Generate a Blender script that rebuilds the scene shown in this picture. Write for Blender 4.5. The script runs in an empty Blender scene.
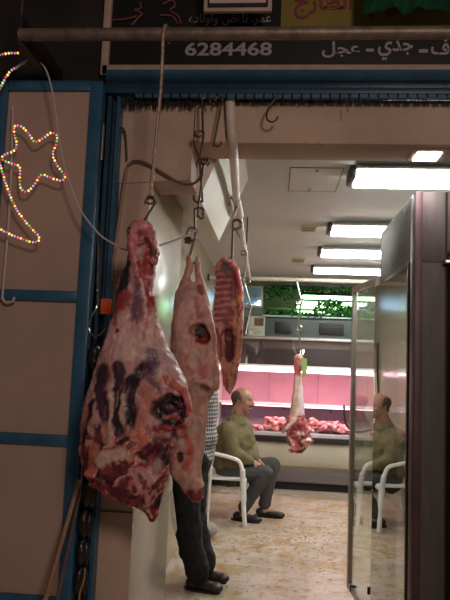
import bpy, bmesh, math, random
from mathutils import Vector, Matrix, noise
random.seed(7)
C = bpy.context.scene.collection
PI = math.pi
R = math.radians

# ------------------------------------------------------------------ camera
F = 600.0
yaw, pit, rol = R(4.8), R(5.7), R(2.3)
fwd = Vector((-math.sin(yaw)*math.cos(pit), math.cos(yaw)*math.cos(pit), math.sin(pit)))
rgt = Vector((math.cos(yaw), math.sin(yaw), 0)); upv = rgt.cross(fwd)
rc = rgt*math.cos(rol) + upv*math.sin(rol); uc = upv*math.cos(rol) - rgt*math.sin(rol)
EYE = Vector((0, 0, 1.55))
cam = bpy.data.cameras.new('camera'); cam.sensor_fit = 'VERTICAL'; cam.sensor_height = 36; cam.lens = 36
cam.clip_start = .05
co = bpy.data.objects.new('camera', cam); C.objects.link(co)
M3 = Matrix((rc, uc, -fwd)).transposed()
co.matrix_world = Matrix.Translation(EYE) @ M3.to_4x4()
bpy.context.scene.camera = co

def at(px, py, Y):                       # a point of the place at depth Y
    d = fwd*F + rc*(px-225) + uc*(300-py)
    return EYE + d*(Y/d.y)
def atz(px, py, Z):
    d = fwd*F + rc*(px-225) + uc*(300-py)
    return EYE + d*((Z-1.55)/d.z)
def pr(p):
    v = Vector(p)-EYE; k = F/v.dot(fwd)
    return 225+k*v.dot(rc), 300-k*v.dot(uc)

# ------------------------------------------------------------------ materials
def srgb(c):
    return tuple(((x/255)/12.92 if x/255 <= .04045 else ((x/255+.055)/1.055)**2.4) for x in c)
MATS = {}
def mat(name, col, rough=.6, metal=0, var=0, scale=8, bump=0, bscale=40, emit=0, ecol=None, spec=.5, stretch=None, dirt=None, coat=0):
    if name in MATS: return MATS[name]
    m = bpy.data.materials.new(name); m.use_nodes = True; nt = m.node_tree; b = nt.nodes['Principled BSDF']
    c = tuple(col)+(1,)
    b.inputs['Base Color'].default_value = c; b.inputs['Roughness'].default_value = rough
    b.inputs['Metallic'].default_value = metal; b.inputs['Specular IOR Level'].default_value = spec
    b.inputs['Coat Weight'].default_value = coat
    tc = nt.nodes.new('ShaderNodeTexCoord'); mp = nt.nodes.new('ShaderNodeMapping')
    nt.links.new(tc.outputs['Object'], mp.inputs['Vector'])
    if stretch: mp.inputs['Scale'].default_value = stretch
    last = None
    if var or dirt:
        n = nt.nodes.new('ShaderNodeTexNoise'); n.inputs['Scale'].default_value = scale; n.inputs['Detail'].default_value = 6
        nt.links.new(mp.outputs[0], n.inputs['Vector'])
        r = nt.nodes.new('ShaderNodeValToRGB')
        r.color_ramp.elements[0].position = .3; r.color_ramp.elements[1].position = .7
        lo = tuple(x*(1-var) for x in col)+(1,); hi = tuple(min(1, x*(1+var*.6)) for x in col)+(1,)
        r.color_ramp.elements[0].color = lo; r.color_ramp.elements[1].color = hi
        nt.links.new(n.outputs['Fac'], r.inputs[0]); last = r.outputs[0]
        if dirt:
            n2 = nt.nodes.new('ShaderNodeTexNoise'); n2.inputs['Scale'].default_value = dirt[1]; n2.inputs['Detail'].default_value = 8
            n2.inputs['Roughness'].default_value = .7
            nt.links.new(tc.outputs['Object'], n2.inputs['Vector'])
            r2 = nt.nodes.new('ShaderNodeValToRGB'); r2.color_ramp.elements[0].position = dirt[2]; r2.color_ramp.elements[1].position = dirt[2]+.12
            nt.links.new(n2.outputs['Fac'], r2.inputs[0])
            mx = nt.nodes.new('ShaderNodeMix'); mx.data_type = 'RGBA'
            nt.links.new(r2.outputs[0], mx.inputs[0]); nt.links.new(last, mx.inputs[6]); mx.inputs[7].default_value = tuple(dirt[0])+(1,)
            last = mx.outputs[2]
        nt.links.new(last, b.inputs['Base Color'])
    if bump:
        n3 = nt.nodes.new('ShaderNodeTexNoise'); n3.inputs['Scale'].default_value = bscale; n3.inputs['Detail'].default_value = 5
        nt.links.new(mp.outputs[0], n3.inputs['Vector'])
        bp = nt.nodes.new('ShaderNodeBump'); bp.inputs['Strength'].default_value = bump; bp.inputs['Distance'].default_value = .01
        nt.links.new(n3.outputs['Fac'], bp.inputs['Height']); nt.links.new(bp.outputs[0], b.inputs['Normal'])
    if emit:
        b.inputs['Emission Color'].default_value = tuple(ecol or col)+(1,); b.inputs['Emission Strength'].default_value = emit
    MATS[name] = m; return m

def attr_mat(name, rough=.4, bump=.35, bscale=60, sss=.0, coat=.25):
    m = bpy.data.materials.new(name); m.use_nodes = True; nt = m.node_tree; b = nt.nodes['Principled BSDF']
    a = nt.nodes.new('ShaderNodeAttribute'); a.attribute_name = 'Col'
    tc = nt.nodes.new('ShaderNodeTexCoord'); n = nt.nodes.new('ShaderNodeTexNoise'); n.inputs['Scale'].default_value = 26; n.inputs['Detail'].default_value = 5
    nt.links.new(tc.outputs['Object'], n.inputs['Vector'])
    mr = nt.nodes.new('ShaderNodeMapRange'); mr.inputs[1].default_value = .3; mr.inputs[2].default_value = .7; mr.inputs[3].default_value = .84; mr.inputs[4].default_value = 1.14
    nt.links.new(n.outputs['Fac'], mr.inputs[0])
    mx = nt.nodes.new('ShaderNodeVectorMath'); mx.operation = 'SCALE'
    nt.links.new(a.outputs['Color'], mx.inputs[0]); nt.links.new(mr.outputs[0], mx.inputs['Scale']); nt.links.new(mx.outputs[0], b.inputs['Base Color'])
    b.inputs['Roughness'].default_value = rough; b.inputs['Coat Weight'].default_value = coat; b.inputs['Coat Roughness'].default_value = .25
    if sss: b.inputs['Subsurface Weight'].default_value = sss; b.inputs['Subsurface Scale'].default_value = .01
    n3 = nt.nodes.new('ShaderNodeTexNoise'); n3.inputs['Scale'].default_value = bscale; n3.inputs['Detail'].default_value = 6
    nt.links.new(tc.outputs['Object'], n3.inputs['Vector'])
    bp = nt.nodes.new('ShaderNodeBump'); b.inputs['Specular IOR Level'].default_value = .35; bp.inputs['Strength'].default_value = bump; bp.inputs['Distance'].default_value = .006
    nt.links.new(n3.outputs['Fac'], bp.inputs['Height']); nt.links.new(bp.outputs[0], b.inputs['Normal'])
    return m

def glass_mat(name, tint, ior=1.5, gain=1.0, base=0.0, film=None):
    m = bpy.data.materials.new(name); m.use_nodes = True; nt = m.node_tree
    for n in list(nt.nodes): nt.nodes.remove(n)
    out = nt.nodes.new('ShaderNodeOutputMaterial'); mx = nt.nodes.new('ShaderNodeMixShader')
    tr = nt.nodes.new('ShaderNodeBsdfTransparent'); tr.inputs[0].default_value = tuple(tint)+(1,)
    gl = nt.nodes.new('ShaderNodeBsdfGlossy'); gl.inputs['Roughness'].default_value = .01; gl.inputs[0].default_value = (.95, .95, .95, 1)
    fr = nt.nodes.new('ShaderNodeFresnel'); fr.inputs[0].default_value = ior
    ma = nt.nodes.new('ShaderNodeMath'); ma.operation = 'MULTIPLY_ADD'; ma.inputs[1].default_value = gain; ma.inputs[2].default_value = base; ma.use_clamp = True
    ge = nt.nodes.new('ShaderNodeNewGeometry'); im = nt.nodes.new('ShaderNodeMapRange'); im.inputs[3].default_value = ior; im.inputs[4].default_value = 1/ior
    nt.links.new(ge.outputs['Backfacing'], im.inputs[0]); nt.links.new(im.outputs[0], fr.inputs[0])
    nt.links.new(fr.outputs[0], ma.inputs[0]); nt.links.new(ma.outputs[0], mx.inputs[0])
    src = tr.outputs[0]
    if film:
        df = nt.nodes.new('ShaderNodeBsdfDiffuse'); df.inputs[0].default_value = tuple(film[0])+(1,)
        m2 = nt.nodes.new('ShaderNodeMixShader'); m2.inputs[0].default_value = film[1]
        nt.links.new(tr.outputs[0], m2.inputs[1]); nt.links.new(df.outputs[0], m2.inputs[2]); src = m2.outputs[0]
    nt.links.new(src, mx.inputs[1]); nt.links.new(gl.outputs[0], mx.inputs[2])
    nt.links.new(mx.outputs[0], out.inputs[0]); return m

def tile_mat(name, c1, c2, grout, bw, bh, mortar=.004, rough=.2, axis='YZ', offset=0, spots=None, bump=0):
    m = bpy.data.materials.new(name); m.use_nodes = True; nt = m.node_tree; b = nt.nodes['Principled BSDF']
    tc = nt.nodes.new('ShaderNodeTexCoord'); sp = nt.nodes.new('ShaderNodeSeparateXYZ'); cb = nt.nodes.new('ShaderNodeCombineXYZ')
    nt.links.new(tc.outputs['Object'], sp.inputs[0])
    nt.links.new(sp.outputs[axis[0]], cb.inputs[0]); nt.links.new(sp.outputs[axis[1]], cb.inputs[1])
    br = nt.nodes.new('ShaderNodeTexBrick'); br.offset = offset; br.inputs['Scale'].default_value = 1
    br.inputs['Brick Width'].default_value = bw; br.inputs['Row Height'].default_value = bh; br.inputs['Mortar Size'].default_value = mortar
    br.inputs['Color1'].default_value = tuple(c1)+(1,); br.inputs['Color2'].default_value = tuple(c2)+(1,); br.inputs['Mortar'].default_value = tuple(grout)+(1,)
    nt.links.new(cb.outputs[0], br.inputs['Vector'])
    last = br.outputs['Color']
    def overlay(last, col, scale, lo, w, amt, detail=8):
        n2 = nt.nodes.new('ShaderNodeTexNoise'); n2.inputs['Scale'].default_value = scale; n2.inputs['Detail'].default_value = detail; n2.inputs['Roughness'].default_value = .65
        nt.links.new(tc.outputs['Object'], n2.inputs['Vector'])
        r2 = nt.nodes.new('ShaderNodeMapRange'); r2.inputs[1].default_value = lo; r2.inputs[2].default_value = lo+w; r2.inputs[4].default_value = amt
        nt.links.new(n2.outputs['Fac'], r2.inputs[0])
        mx = nt.nodes.new('ShaderNodeMix'); mx.data_type = 'RGBA'
        nt.links.new(r2.outputs[0], mx.inputs[0]); nt.links.new(last, mx.inputs[6]); mx.inputs[7].default_value = tuple(col)+(1,)
        return mx.outputs[2]
    for s in (spots or []): last = overlay(last, *s)
    nt.links.new(last, b.inputs['Base Color']); b.inputs['Roughness'].default_value = rough
    return m

S = srgb
concrete = mat('tan_render', S((196,170,150)), .85, var=.18, scale=3, bump=.3, bscale=30, dirt=(S((120,95,78)), 5, .62))
soot = mat('dark_sooty_stone', S((38,32,30)), .9, var=.5, scale=6, bump=.6, bscale=20)
bluep = mat('blue_gloss_paint', S((48,92,122)), .35, var=.2, scale=12, bump=.15, bscale=60, dirt=(S((30,45,60)), 14, .66))
blued = mat('dark_blue_paint', S((34,66,90)), .45, var=.35, scale=12, dirt=(S((40,40,44)), 16, .58))
beige = mat('beige_sheet_metal', S((176,148,134)), .6, var=.1, scale=4, bump=.12, bscale=14, dirt=(S((130,98,80)), 9, .66))
steel = mat('brushed_steel', S((98,93,91)), .6, .5, var=.18, scale=5, stretch=(6, 6, 1), bump=.08, bscale=60)
steeld = mat('dark_steel', S((80,74,72)), .42, .85, var=.25, scale=8)
galv = mat('galvanised_pipe', S((128,112,100)), .5, .5, var=.35, scale=25, bump=.2)
chrome = mat('worn_chrome', S((150,145,140)), .25, .9)
rust = mat('dark_iron_hook', S((96,82,72)), .45, .8, var=.4, scale=60)
whitep = mat('white_plastic', S((225,222,218)), .35, var=.05, scale=5)
whitepaint = mat('white_painted_pipe', S((215,200,185)), .45, var=.15, scale=12, dirt=(S((150,110,90)), 30, .66))
cable_m = mat('grey_white_cable', S((190,175,175)), .5)
black = mat('black_rubber', S((18,17,17)), .6)
darkgrey = mat('dark_grey_metal', S((52,50,52)), .5, .2, var=.2)
ceilm = mat('ceiling_paint', S((200,200,196)), .7, var=.05, scale=1.5)
cream = mat('cream_enamel', S((196,192,174)), .35, var=.04, scale=3)
pink_back = mat('case_back_liner', S((206,152,162)), .3, var=.16, scale=2.5)
wood = mat('worn_wood_handle', S((150,115,90)), .7, var=.3, scale=10, stretch=(8, 8, 1))
bone = mat('aluminium_frame', S((176,164,156)), .35, .55, var=.12, scale=12)
purple = mat('reddish_gasket', S((88,68,72)), .5, .3, var=.25, scale=9)

# ------------------------------------------------------------------ mesh helpers
def mesh_obj(name, me, m=None, parent=None):
    o = bpy.data.objects.new(name, me); C.objects.link(o)
    if m: me.materials.append(m)
    if parent: o.parent = parent
    return o
class MB:
    def __init__(s): s.bm = bmesh.new()
    def box(s, lo, hi, bev=0, rot=None):
        lo = Vector(lo); hi = Vector(hi); c = (lo+hi)/2; d = hi-lo
        mt = Matrix.Translation(c) @ (rot.to_4x4() if rot else Matrix()) @ Matrix.Diagonal((d.x, d.y, d.z, 1))
        r = bmesh.ops.create_cube(s.bm, size=1, matrix=mt)
        if bev:
            es = list({e for v in r['verts'] for e in v.link_edges})
            bmesh.ops.bevel(s.bm, geom=es, offset=bev, segments=2, affect='EDGES', profile=.5)
        return s
    def tube(s, pts, rad, n=8, closed=False, cap=True):
        pts = [Vector(p) for p in pts]; N = len(pts)
        rr = rad if isinstance(rad, (list, tuple)) else [rad]*N
        rings = []; prev = None
        for i, p in enumerate(pts):
            if closed: t = (pts[(i+1) % N]-pts[i-1])
            else: t = pts[min(i+1, N-1)]-pts[max(i-1, 0)]
            t = t.normalized() if t.length else Vector((0, 0, 1))
            if prev is None:
                a = Vector((0, 0, 1)) if abs(t.z) < .9 else Vector((0, 1, 0)); u = t.cross(a).normalized()
            else:
                u = (prev - t*prev.dot(t)); u = u.normalized() if u.length > 1e-6 else t.orthogonal().normalized()
            prev = u; w = t.cross(u)
            rings.append([s.bm.verts.new(p+(u*math.cos(2*PI*k/n)+w*math.sin(2*PI*k/n))*rr[i]) for k in range(n)])
        for i in range(N if closed else N-1):
            a, b = rings[i], rings[(i+1) % N]
            for k in range(n): s.bm.faces.new((a[k], a[(k+1) % n], b[(k+1) % n], b[k]))
        if cap and not closed:
            s.bm.faces.new(rings[0][::-1]); s.bm.faces.new(rings[-1])
        return s
    def ball(s, c, r, rot=None, u=12, v=8):
        r = (r, r, r) if not hasattr(r, '__len__') else r
        mt = Matrix.Translation(Vector(c)) @ (rot.to_4x4() if rot else Matrix()) @ Matrix.Diagonal((r[0], r[1], r[2], 1))
        bmesh.ops.create_uvsphere(s.bm, u_segments=u, v_segments=v, radius=1, matrix=mt); return s
    def cap(s, a, ra, b, rb, n=12):          # tapered capsule for remeshing
        a = Vector(a); b = Vector(b)
        s.ball(a, ra, u=n, v=8); s.ball(b, rb, u=n, v=8)
        d = b-a
        if d.length > 1e-5:
            q = Vector((0, 0, 1)).rotation_difference(d.normalized()).to_matrix().to_4x4()
            bmesh.ops.create_cone(s.bm, cap_ends=True, segments=n, radius1=ra, radius2=rb, depth=d.length, matrix=Matrix.Translation((a+b)/2) @ q)
        return s
    def chain(s, pts):                        # [(x,y,z,r), ...]
        for p, q in zip(pts, pts[1:]): s.cap(p[:3], p[3], q[:3], q[3])
        return s
    def prism(s, poly, axis, a, b):           # polygon extruded along an axis (0 x, 1 y, 2 z)
        def mk(p, t):
            c = list(p); c.insert(axis, t); return s.bm.verts.new(c)
        A = [mk(p, a) for p in poly]; B = [mk(p, b) for p in poly]; n = len(poly)
        s.bm.faces.new(A[::-1]); s.bm.faces.new(B)
        for i in range(n): s.bm.faces.new((A[i], A[(i+1) % n], B[(i+1) % n], B[i]))
        return s
    def mesh(s, smooth=True, ang=40):
        bmesh.ops.recalc_face_normals(s.bm, faces=s.bm.faces)
        me = bpy.data.meshes.new('m'); s.bm.to_mesh(me); s.bm.free()
        if smooth:
            me.polygons.foreach_set('use_smooth', [True]*len(me.polygons))
            try: me.set_sharp_from_angle(angle=R(ang))
            except Exception: pass
        return me
    def build(s, name, m=None, parent=None, smooth=True):
        o = mesh_obj(name, s.mesh(smooth), m, parent); o.data.name = name; return o

def remesh(bm_or_mb, voxel, smooth=4, fac=.5):
    me = bpy.data.meshes.new('tmp'); bm_or_mb.bm.to_mesh(me); bm_or_mb.bm.free()
    o = bpy.data.objects.new('tmp', me); C.objects.link(o)
    md = o.modifiers.new('r', 'REMESH'); md.mode = 'VOXEL'; md.voxel_size = voxel; md.use_smooth_shade = True
    if smooth:
        sm = o.modifiers.new('s', 'SMOOTH'); sm.iterations = smooth; sm.factor = fac
    dg = bpy.context.evaluated_depsgraph_get(); dg.update()
    out = bpy.data.meshes.new_from_object(o.evaluated_get(dg))
    bpy.data.objects.remove(o); bpy.data.meshes.remove(me)
    out.polygons.foreach_set('use_smooth', [True]*len(out.polygons))
    return out

def empty(name, loc=(0, 0, 0)):
    o = bpy.data.objects.new(name, None); C.objects.link(o); o.location = loc; o.empty_display_size = .05; return o
def tag(o, label=None, cat=None, group=None, kind=None):
    if label: o['label'] = label
    if cat: o['category'] = cat
    if group: o['group'] = group
    if kind: o['kind'] = kind
    return o
def struct(o): o['kind'] = 'structure'; return o
def rebase(root, parts):                     # parts were built in world space: move them into the frame of their thing
    for p in parts:
        p.data.transform(Matrix.Translation(-root.location)) if p.parent == root else None
def group_thing(name, loc, builders, label, cat, group=None, kind=None):
    """builders: list of (part name, MB, material[, [sub builders]]) in world space"""
    root = empty(name, loc); L = Matrix.Translation(-Vector(loc))
    for b in builders:
        me = b[1].mesh() if isinstance(b[1], MB) else b[1]
        me.transform(L); o = mesh_obj(b[0], me, b[2], root); me.name = b[0]
        if len(b) > 4 and b[4]: o['label'] = b[4]
        if len(b) > 3 and b[3]:
            for c in b[3]:
                me2 = c[1].mesh() if isinstance(c[1], MB) else c[1]
                me2.transform(L); o2 = mesh_obj(c[0], me2, c[2], o); me2.name = c[0]
    return tag(root, label, cat, group, kind)

def crom(pts, n=6, closed=False):
    P = [Vector(p) for p in pts]; out = []; N = len(P)
    for i in range(N if closed else N-1):
        if closed: a, b, c, d = P[i-1], P[i], P[(i+1) % N], P[(i+2) % N]
        else: a, b, c, d = P[max(i-1, 0)], P[i], P[i+1], P[min(i+2, N-1)]
        for k in range(n):
            t = k/n
            out.append(.5*((2*b)+(c-a)*t+(2*a-5*b+4*c-d)*t*t+(3*b-3*c+d-a)*t**3))
    if not closed: out.append(P[-1])
    return out

# ------------------------------------------------------------------ the setting
LW, RW, BW, CEIL = -.74, 2.6, 8.4, 2.67
floor_m = tile_mat('floor_tiles', S((196,180,168)), S((190,175,163)), S((178,162,148)), .33, .33, .003, .3, 'XY',
    spots=[(S((140,128,104)), 1.6, .45, .20, .7), (S((164,132,78)), 4.0, .48, .13, .8), (S((146,110,58)), 13, .54, .09, .8), (S((96,72,42)), 30, .61, .05, .75)])
struct(MB().box((-3, -1.5, -.1), (4.2, 8.6, 0)).build('floor', floor_m))
struct(MB().box((LW-.3, 2.62, CEIL), (RW+.3, 8.6, CEIL+.12)).build('ceiling', ceilm))
wall_t = tile_mat('white_wall_tiles', S((172,160,138)), S((167,156,134)), S((160,158,138)), .6, .3, .003, .24, 'YZ')
struct(MB().box((LW-.15, 3.2, 0), (LW, 8.6, CEIL)).build('wall_left', wall_t))
struct(MB().box((RW, 2.4, 0), (RW+.15, 8.6, CEIL)).build('wall_right', wall_t))
back_t = tile_mat('back_wall_tiles', S((120,128,112)), S((110,120,104)), S((80,84,72)), .3, .2, .004, .25, 'XZ')
struct(MB().box((LW-.15, BW, 0), (RW+.15, BW+.15, CEIL)).build('wall_back', back_t))
# entrance pillar: tan outer face, pale inner face
pl = MB().box((-.70, 2.42, 0), (-.535, 3.3, 2.62), .004).build('trim_1', None)
inner = mat('pale_wall_paint', S((214,206,186)), .5, var=.08, scale=3, dirt=(S((170,158,136)), 4, .6))
pl.data.materials.append(concrete); pl.data.materials.append(wall_t)
for p in pl.data.polygons: p.material_index = 1 if (p.normal.x > .5) else 0
struct(pl)
# joint line on the pillar face
struct(MB().box((-.70, 2.415, .93), (-.535, 2.425, .936)).build('trim_2', mat('grout_line', S((110,92,76)), .9)))
# lintel
li = MB().box((-.36, 2.412, 2.45), (RW+.2, 2.62, 2.625), .004).build('trim_3', concrete); struct(li)
# haunch at the upper left
hz = MB().prism([(-.665, 2.27), (-.53, 2.28), (-.367, 2.29), (-.362, 2.625), (-.70, 2.625), (-.70, 2.27)], 1, 2.412, 2.62).build('trim_4', mat('brown_render', S((190,162,144)), .8, var=.2, scale=5, bump=.3, dirt=(S((110,84,68)), 7, .6))); struct(hz)
# outside wall to the left and above
struct(MB().box((-3, 2.42, 0), (-.74, 2.6, 4.2)).box((-.74, 2.44, 2.8), (4.2, 2.6, 4.2)).build('wall_front', soot))
struct(MB().box((RW+.15, 2.42, 0), (4.2, 2.6, 2.8)).build('wall_front_right', concrete))
# bulkhead wedge hung behind the lintel
wedge_m = mat('white_bulkhead_paint', S((222,216,200)), .6, var=.05, scale=3)
wv = MB().prism([(LW+.0, 2.50), (-.355, 2.275), (-.19, CEIL), (LW, CEIL)], 1, 2.63, 3.62)
struct(wv.build('trim_5', wedge_m, smooth=False))

# ------------------------------------------------------------------ shutter rail (blue) with its brush
Z0 = at(200, 97, 2.38).z
bar = [('front_channel', MB().box((-.735, 2.34, 2.655), (RW, 2.43, 2.735), .006), bluep),
       ('bottom_lip', MB().box((-.735, 2.33, 2.628), (RW, 2.40, 2.652), .003), blued)]
mb = MB(); x = -.60
while x < 2.4:
    mb.box((x, 2.335, 2.612), (x+.030, 2.352, 2.630)); x += .038
bar.append(('roller_slat_teeth', mb, bluep))
mb = MB(); 
for i in range(900):
    x = random.uniform(-.66, 2.4) if i > 260 else random.uniform(-.66, -.36)
    L = random.uniform(.012, .03) + (.03*random.random() if x < -.34 else 0); yy = random.uniform(2.36, 2.40)
    mb.tube([(x, yy, 2.632), (x+random.uniform(-.008, .008), yy, 2.632-L)], .0012, 3)
bar.append(('brush_fringe', mb, black))
group_thing('shutter_rail', (0.9, 2.38, 2.6), bar, 'long blue painted roller shutter rail with dark brush fringe above the shop opening', 'shutter rail')

# ------------------------------------------------------------------ sign
def arab(s):
    table = {'ا':('ﺍ','ﺎ',0,0),'ب':('ﺏ','ﺐ','ﺑ','ﺒ'),'ج':('ﺝ','ﺞ','ﺟ','ﺠ'),'خ':('ﺥ','ﺦ','ﺧ','ﺨ'),'ح':('ﺡ','ﺢ','ﺣ','ﺤ'),
     'ر':('ﺭ','ﺮ',0,0),'و':('ﻭ','ﻮ',0,0),'ف':('ﻑ','ﻒ','ﻓ','ﻔ'),'د':('ﺩ','ﺪ',0,0),'ي':('ﻱ','ﻲ','ﻳ','ﻴ'),'ع':('ﻉ','ﻊ','ﻋ','ﻌ'),
     'ل':('ﻝ','ﻞ','ﻟ','ﻠ'),'ط':('ﻁ','ﻂ','ﻃ','ﻄ'),'ه':('ﻩ','ﻪ','ﻫ','ﻬ'),'ن':('ﻥ','ﻦ','ﻧ','ﻨ'),'ز':('ﺯ','ﺰ',0,0),'م':('ﻡ','ﻢ','ﻣ','ﻤ'),'ة':('ﺓ','ﺔ',0,0),'ص':('ﺹ','ﺺ','ﺻ','ﺼ')}
    out = []
    for i, ch in enumerate(s):
        if ch not in table: out.append(ch); continue
        prev = i > 0 and s[i-1] in table and table[s[i-1]][2]; nxt = table[ch][2] and i+1 < len(s) and s[i+1] in table
        t = table[ch]; out.append(t[3] if prev and nxt else t[1] if prev else t[2] if nxt else t[0])
    return ''.join(reversed(out))
def text_mesh(body, x0, x1, zb, zt, y, ext=.002, off=0.0):
    c = bpy.data.curves.new('t', 'FONT'); c.body = body; c.extrude = .01; c.offset = off; c.resolution_u = 3
    o = bpy.data.objects.new('t', c); C.objects.link(o)
    dg = bpy.context.evaluated_depsgraph_get(); dg.update()
    me = bpy.data.meshes.new_from_object(o.evaluated_get(dg)); bpy.data.objects.remove(o)
    xs = [v.co.x for v in me.vertices]; ys = [v.co.y for v in me.vertices]
    sx = (x1-x0)/(max(xs)-min(xs)); sz = (zt-zb)/(max(ys)-min(ys)); ax, ay = min(xs), min(ys)
    for v in me.vertices:
        X = x0+(v.co.x-ax)*sx; Zz = zb+(v.co.y-ay)*sz; v.co = Vector((X, y-(v.co.z)*ext/.01, Zz))
    return me
SY = 2.40
def sx(px, py=50): return at(px, py, SY).x
def sz(py, px=250): return at(px, py, SY).z
sign_black = mat('black_sign_face', S((10,8,10)), .4); sign_yel = mat('olive_sign_face', S((120,104,30)), .5, var=.1)
letter = mat('white_lettering', S((150,142,150)), .5); letter_red = mat('dark_red_lettering', S((120,40,50)), .5)
frame_m = mat('pale_sign_frame', S((178,150,136)), .6, var=.15, scale=20)
xl, xr = sx(107, 50), 2.5
zb, zm, zt = sz(66), sz(27, 340), sz(-70)
parts = [('backing_board', MB().box((xl, 2.405, zb), (xr, 2.44, zt)), sign_black),
 ('frame', MB().box((xl-.015, 2.385, zb-.045), (xr, 2.44, zb), .004).box((xl-.02, 2.385, zb-.045), (xl+.012, 2.44, zt), .004).box((xl-.02, 2.385, zt), (xr, 2.44, zt+.03), .004), frame_m),
 ('yellow_panel', MB().box((sx(281, 15), 2.399, sz(38, 340)), (xr, 2.406, zt)), sign_yel),
 ('phone_number', text_mesh('6284468', sx(185, 49), sx(272, 49), sz(55.5, 228), sz(42, 228), 2.403, off=.022), letter)]
zlo, zhi = sz(61, 385), sz(40, 385)
for nm, s_, p0, p1, a, b in (('calf_lettering', 'عجل', 322, 360, 57.5, 41), ('dash_lettering', '-', 366, 374, 51.5, 48.5), ('kid_lettering', 'جدي', 378, 413, 60, 40),
                             ('dash_lettering', '-', 419, 428, 52.5, 49), ('sheep_lettering', 'خروف', 431, 478, 59, 39)):
    pc = (p0+p1)/2
    parts.append((nm, text_mesh(arab(s_), sx(p0), sx(p1), sz(a, pc), sz(b, pc), 2.403, off=.02), letter))
parts.append(('small_lettering', text_mesh(arab('عمر. ناهض واولاده'), sx(189, 20), sx(271, 20), sz(25, 230), sz(13, 230), 2.403, off=.0), letter))
parts.append(('red_lettering', text_mesh(arab('الطازج'), sx(294, 10), sx(352, 10), sz(19, 320), sz(-8, 320), 2.397, off=.02), letter_red))
parts.append(('red_lettering', text_mesh(arab('اللحوم'), sx(368, 10), sx(450, 10), sz(19, 400), sz(-8, 400), 2.397, off=.02), letter_red))
# faint drawing at the left of the sign
drs = []
for pts in ([(140, 2), (141, 8), (134, 10), (142, 13), (138, 18), (132, 25)], [(163, 4), (172, 0), (175, 6), (170, 10), (178, 16), (181, 24)], [(112, 20), (125, 19), (137, 16)], [(160, 15), (172, 16), (178, 24)]):
    parts.append(('drawn_stroke', MB().tube(crom([at(a, b, 2.401) for a, b in pts], 4), .004, 5), mat('faded_red_paint', S((110,62,64)), .6)))
group_thing('shop_sign', (.8, 2.40, zb), parts, 'black and olive shop sign with phone number and Arabic lettering above the entrance', 'sign')
# framed paper and green cloth in front of the sign
y = 2.25
parts = [('frame', MB().box((at(204, 6, y).x, y-.01, at(235, 12.5, y).z), (at(272, 6, y).x, y+.01, at(235, -40, y).z), .003), frame_m),
         ('dark_border', MB().box((at(208, 6, y).x, y-.014, at(235, 9, y).z), (at(268, 6, y).x, y-.009, at(235, -36, y).z)), black),
         ('paper', MB().box((at(210, 6, y).x, y-.018, at(235, 5.5, y).z), (at(266, 6, y).x, y-.013, at(235, -34, y).z)), mat('pale_pink_paper', S((196,170,172)), .8))]
group_thing('hanging_notice', (at(238, 12, y).x, y, at(238, 12, y).z), parts, 'framed pale paper notice hanging over the top of the sign', 'notice')
bm = bmesh.new(); x0, x1 = at(363, 5, y).x, at(470, 5, y).x; z1 = at(400, -60, y).z
nx, nz = 50, 24; vs = []
for i in range(nx+1):
    row = []
    for k in range(nz+1):
        u, v = i/nx, k/nz
        zbm = at(363+107*u, 12-4*u+2.5*math.sin(u*19)+2*noise.noise(Vector((u*9, 0, 0))), y).z
        row.append(bm.verts.new((x0+(x1-x0)*u, y+.012*math.sin(u*30+v*2)+.01*noise.noise(Vector((u*8, v*5, 3))), z1+(zbm-z1)*v)))
    vs.append(row)
for i in range(nx):
    for k in range(nz): bm.faces.new((vs[i][k], vs[i+1][k], vs[i+1][k+1], vs[i][k+1]))
bmesh.ops.solidify(bm, geom=bm.faces[:], thickness=.003)
me = bpy.data.meshes.new('green_cloth'); bm.to_mesh(me); bm.free()
me.polygons.foreach_set('use_smooth', [True]*len(me.polygons))
tag(mesh_obj('green_cloth', me, mat('green_cloth', S((22,92,58)), .8, var=.4, scale=10)), 'green cloth banner hanging over the upper right of the sign', 'cloth')

# ------------------------------------------------------------------ outside hanging pipe
pa, pb = at(20, 34, 2.0), at(450, 33.5, 2.0); zz = (pa.z+pb.z)/2
PZ = zz
pp = [('pipe', MB().tube([(pa.x, 2.0, zz), (2.4, 2.0, zz)], .0225, 16), galv),
      ('end_bracket', MB().box((pa.x-.02, 1.99, zz-.03), (pa.x+.01, 2.415, zz+.07), .003).tube([(pa.x, 2.0, zz+.05), (pa.x, 2.0, zz+.3)], .008), steeld),
      ('end_bracket', MB().box((2.28, 1.985, zz-.03), (2.31, 2.015, zz+.10), .003).box((2.28, 2.01, zz+.075), (2.31, 2.38, zz+.10), .003), steeld)]
group_thing('hanging_pipe', (.6, 2.0, zz), pp, 'thick galvanised hanging pipe running across in front of the sign', 'pipe')

# ------------------------------------------------------------------ beige metal door leaf with blue frame
dx0, dx1, dy = -1.165, -.722, 2.30
dp = []
fr = MB()
for a, b in ((dx0, dx0+.045), (dx1-.052, dx1)): fr.box((a, dy-.02, .06), (b, dy+.03, 2.655), .004)
for z in (.06, .60, 1.195, 1.752, 2.615): fr.box((dx0+.045, dy-.018, z), (dx1-.052, dy+.028, z+.043), .003)
dp.append(('blue_frame', fr, bluep))
for a, b in ((.10, .60), (.643, 1.195), (1.238, 1.752), (1.795, 2.615)):
    dp.append(('sheet_panel', MB().box((dx0+.043, dy-.002, a), (dx1-.05, dy+.012, b)), beige))
dp.append(('hinge', MB().tube([(dx1+.006, dy, 2.33), (dx1+.006, dy, 2.48)], .007, 10), chrome))
dp.append(('hinge', MB().tube([(dx1+.006, dy, 1.0), (dx1+.006, dy, 1.12)], .007, 10), chrome))
door = group_thing('door_1', (-.94, dy, 0), dp, 'beige sheet metal door leaf with blue frame at the left of the entrance', 'door')
door['kind'] = 'structure'
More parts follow.
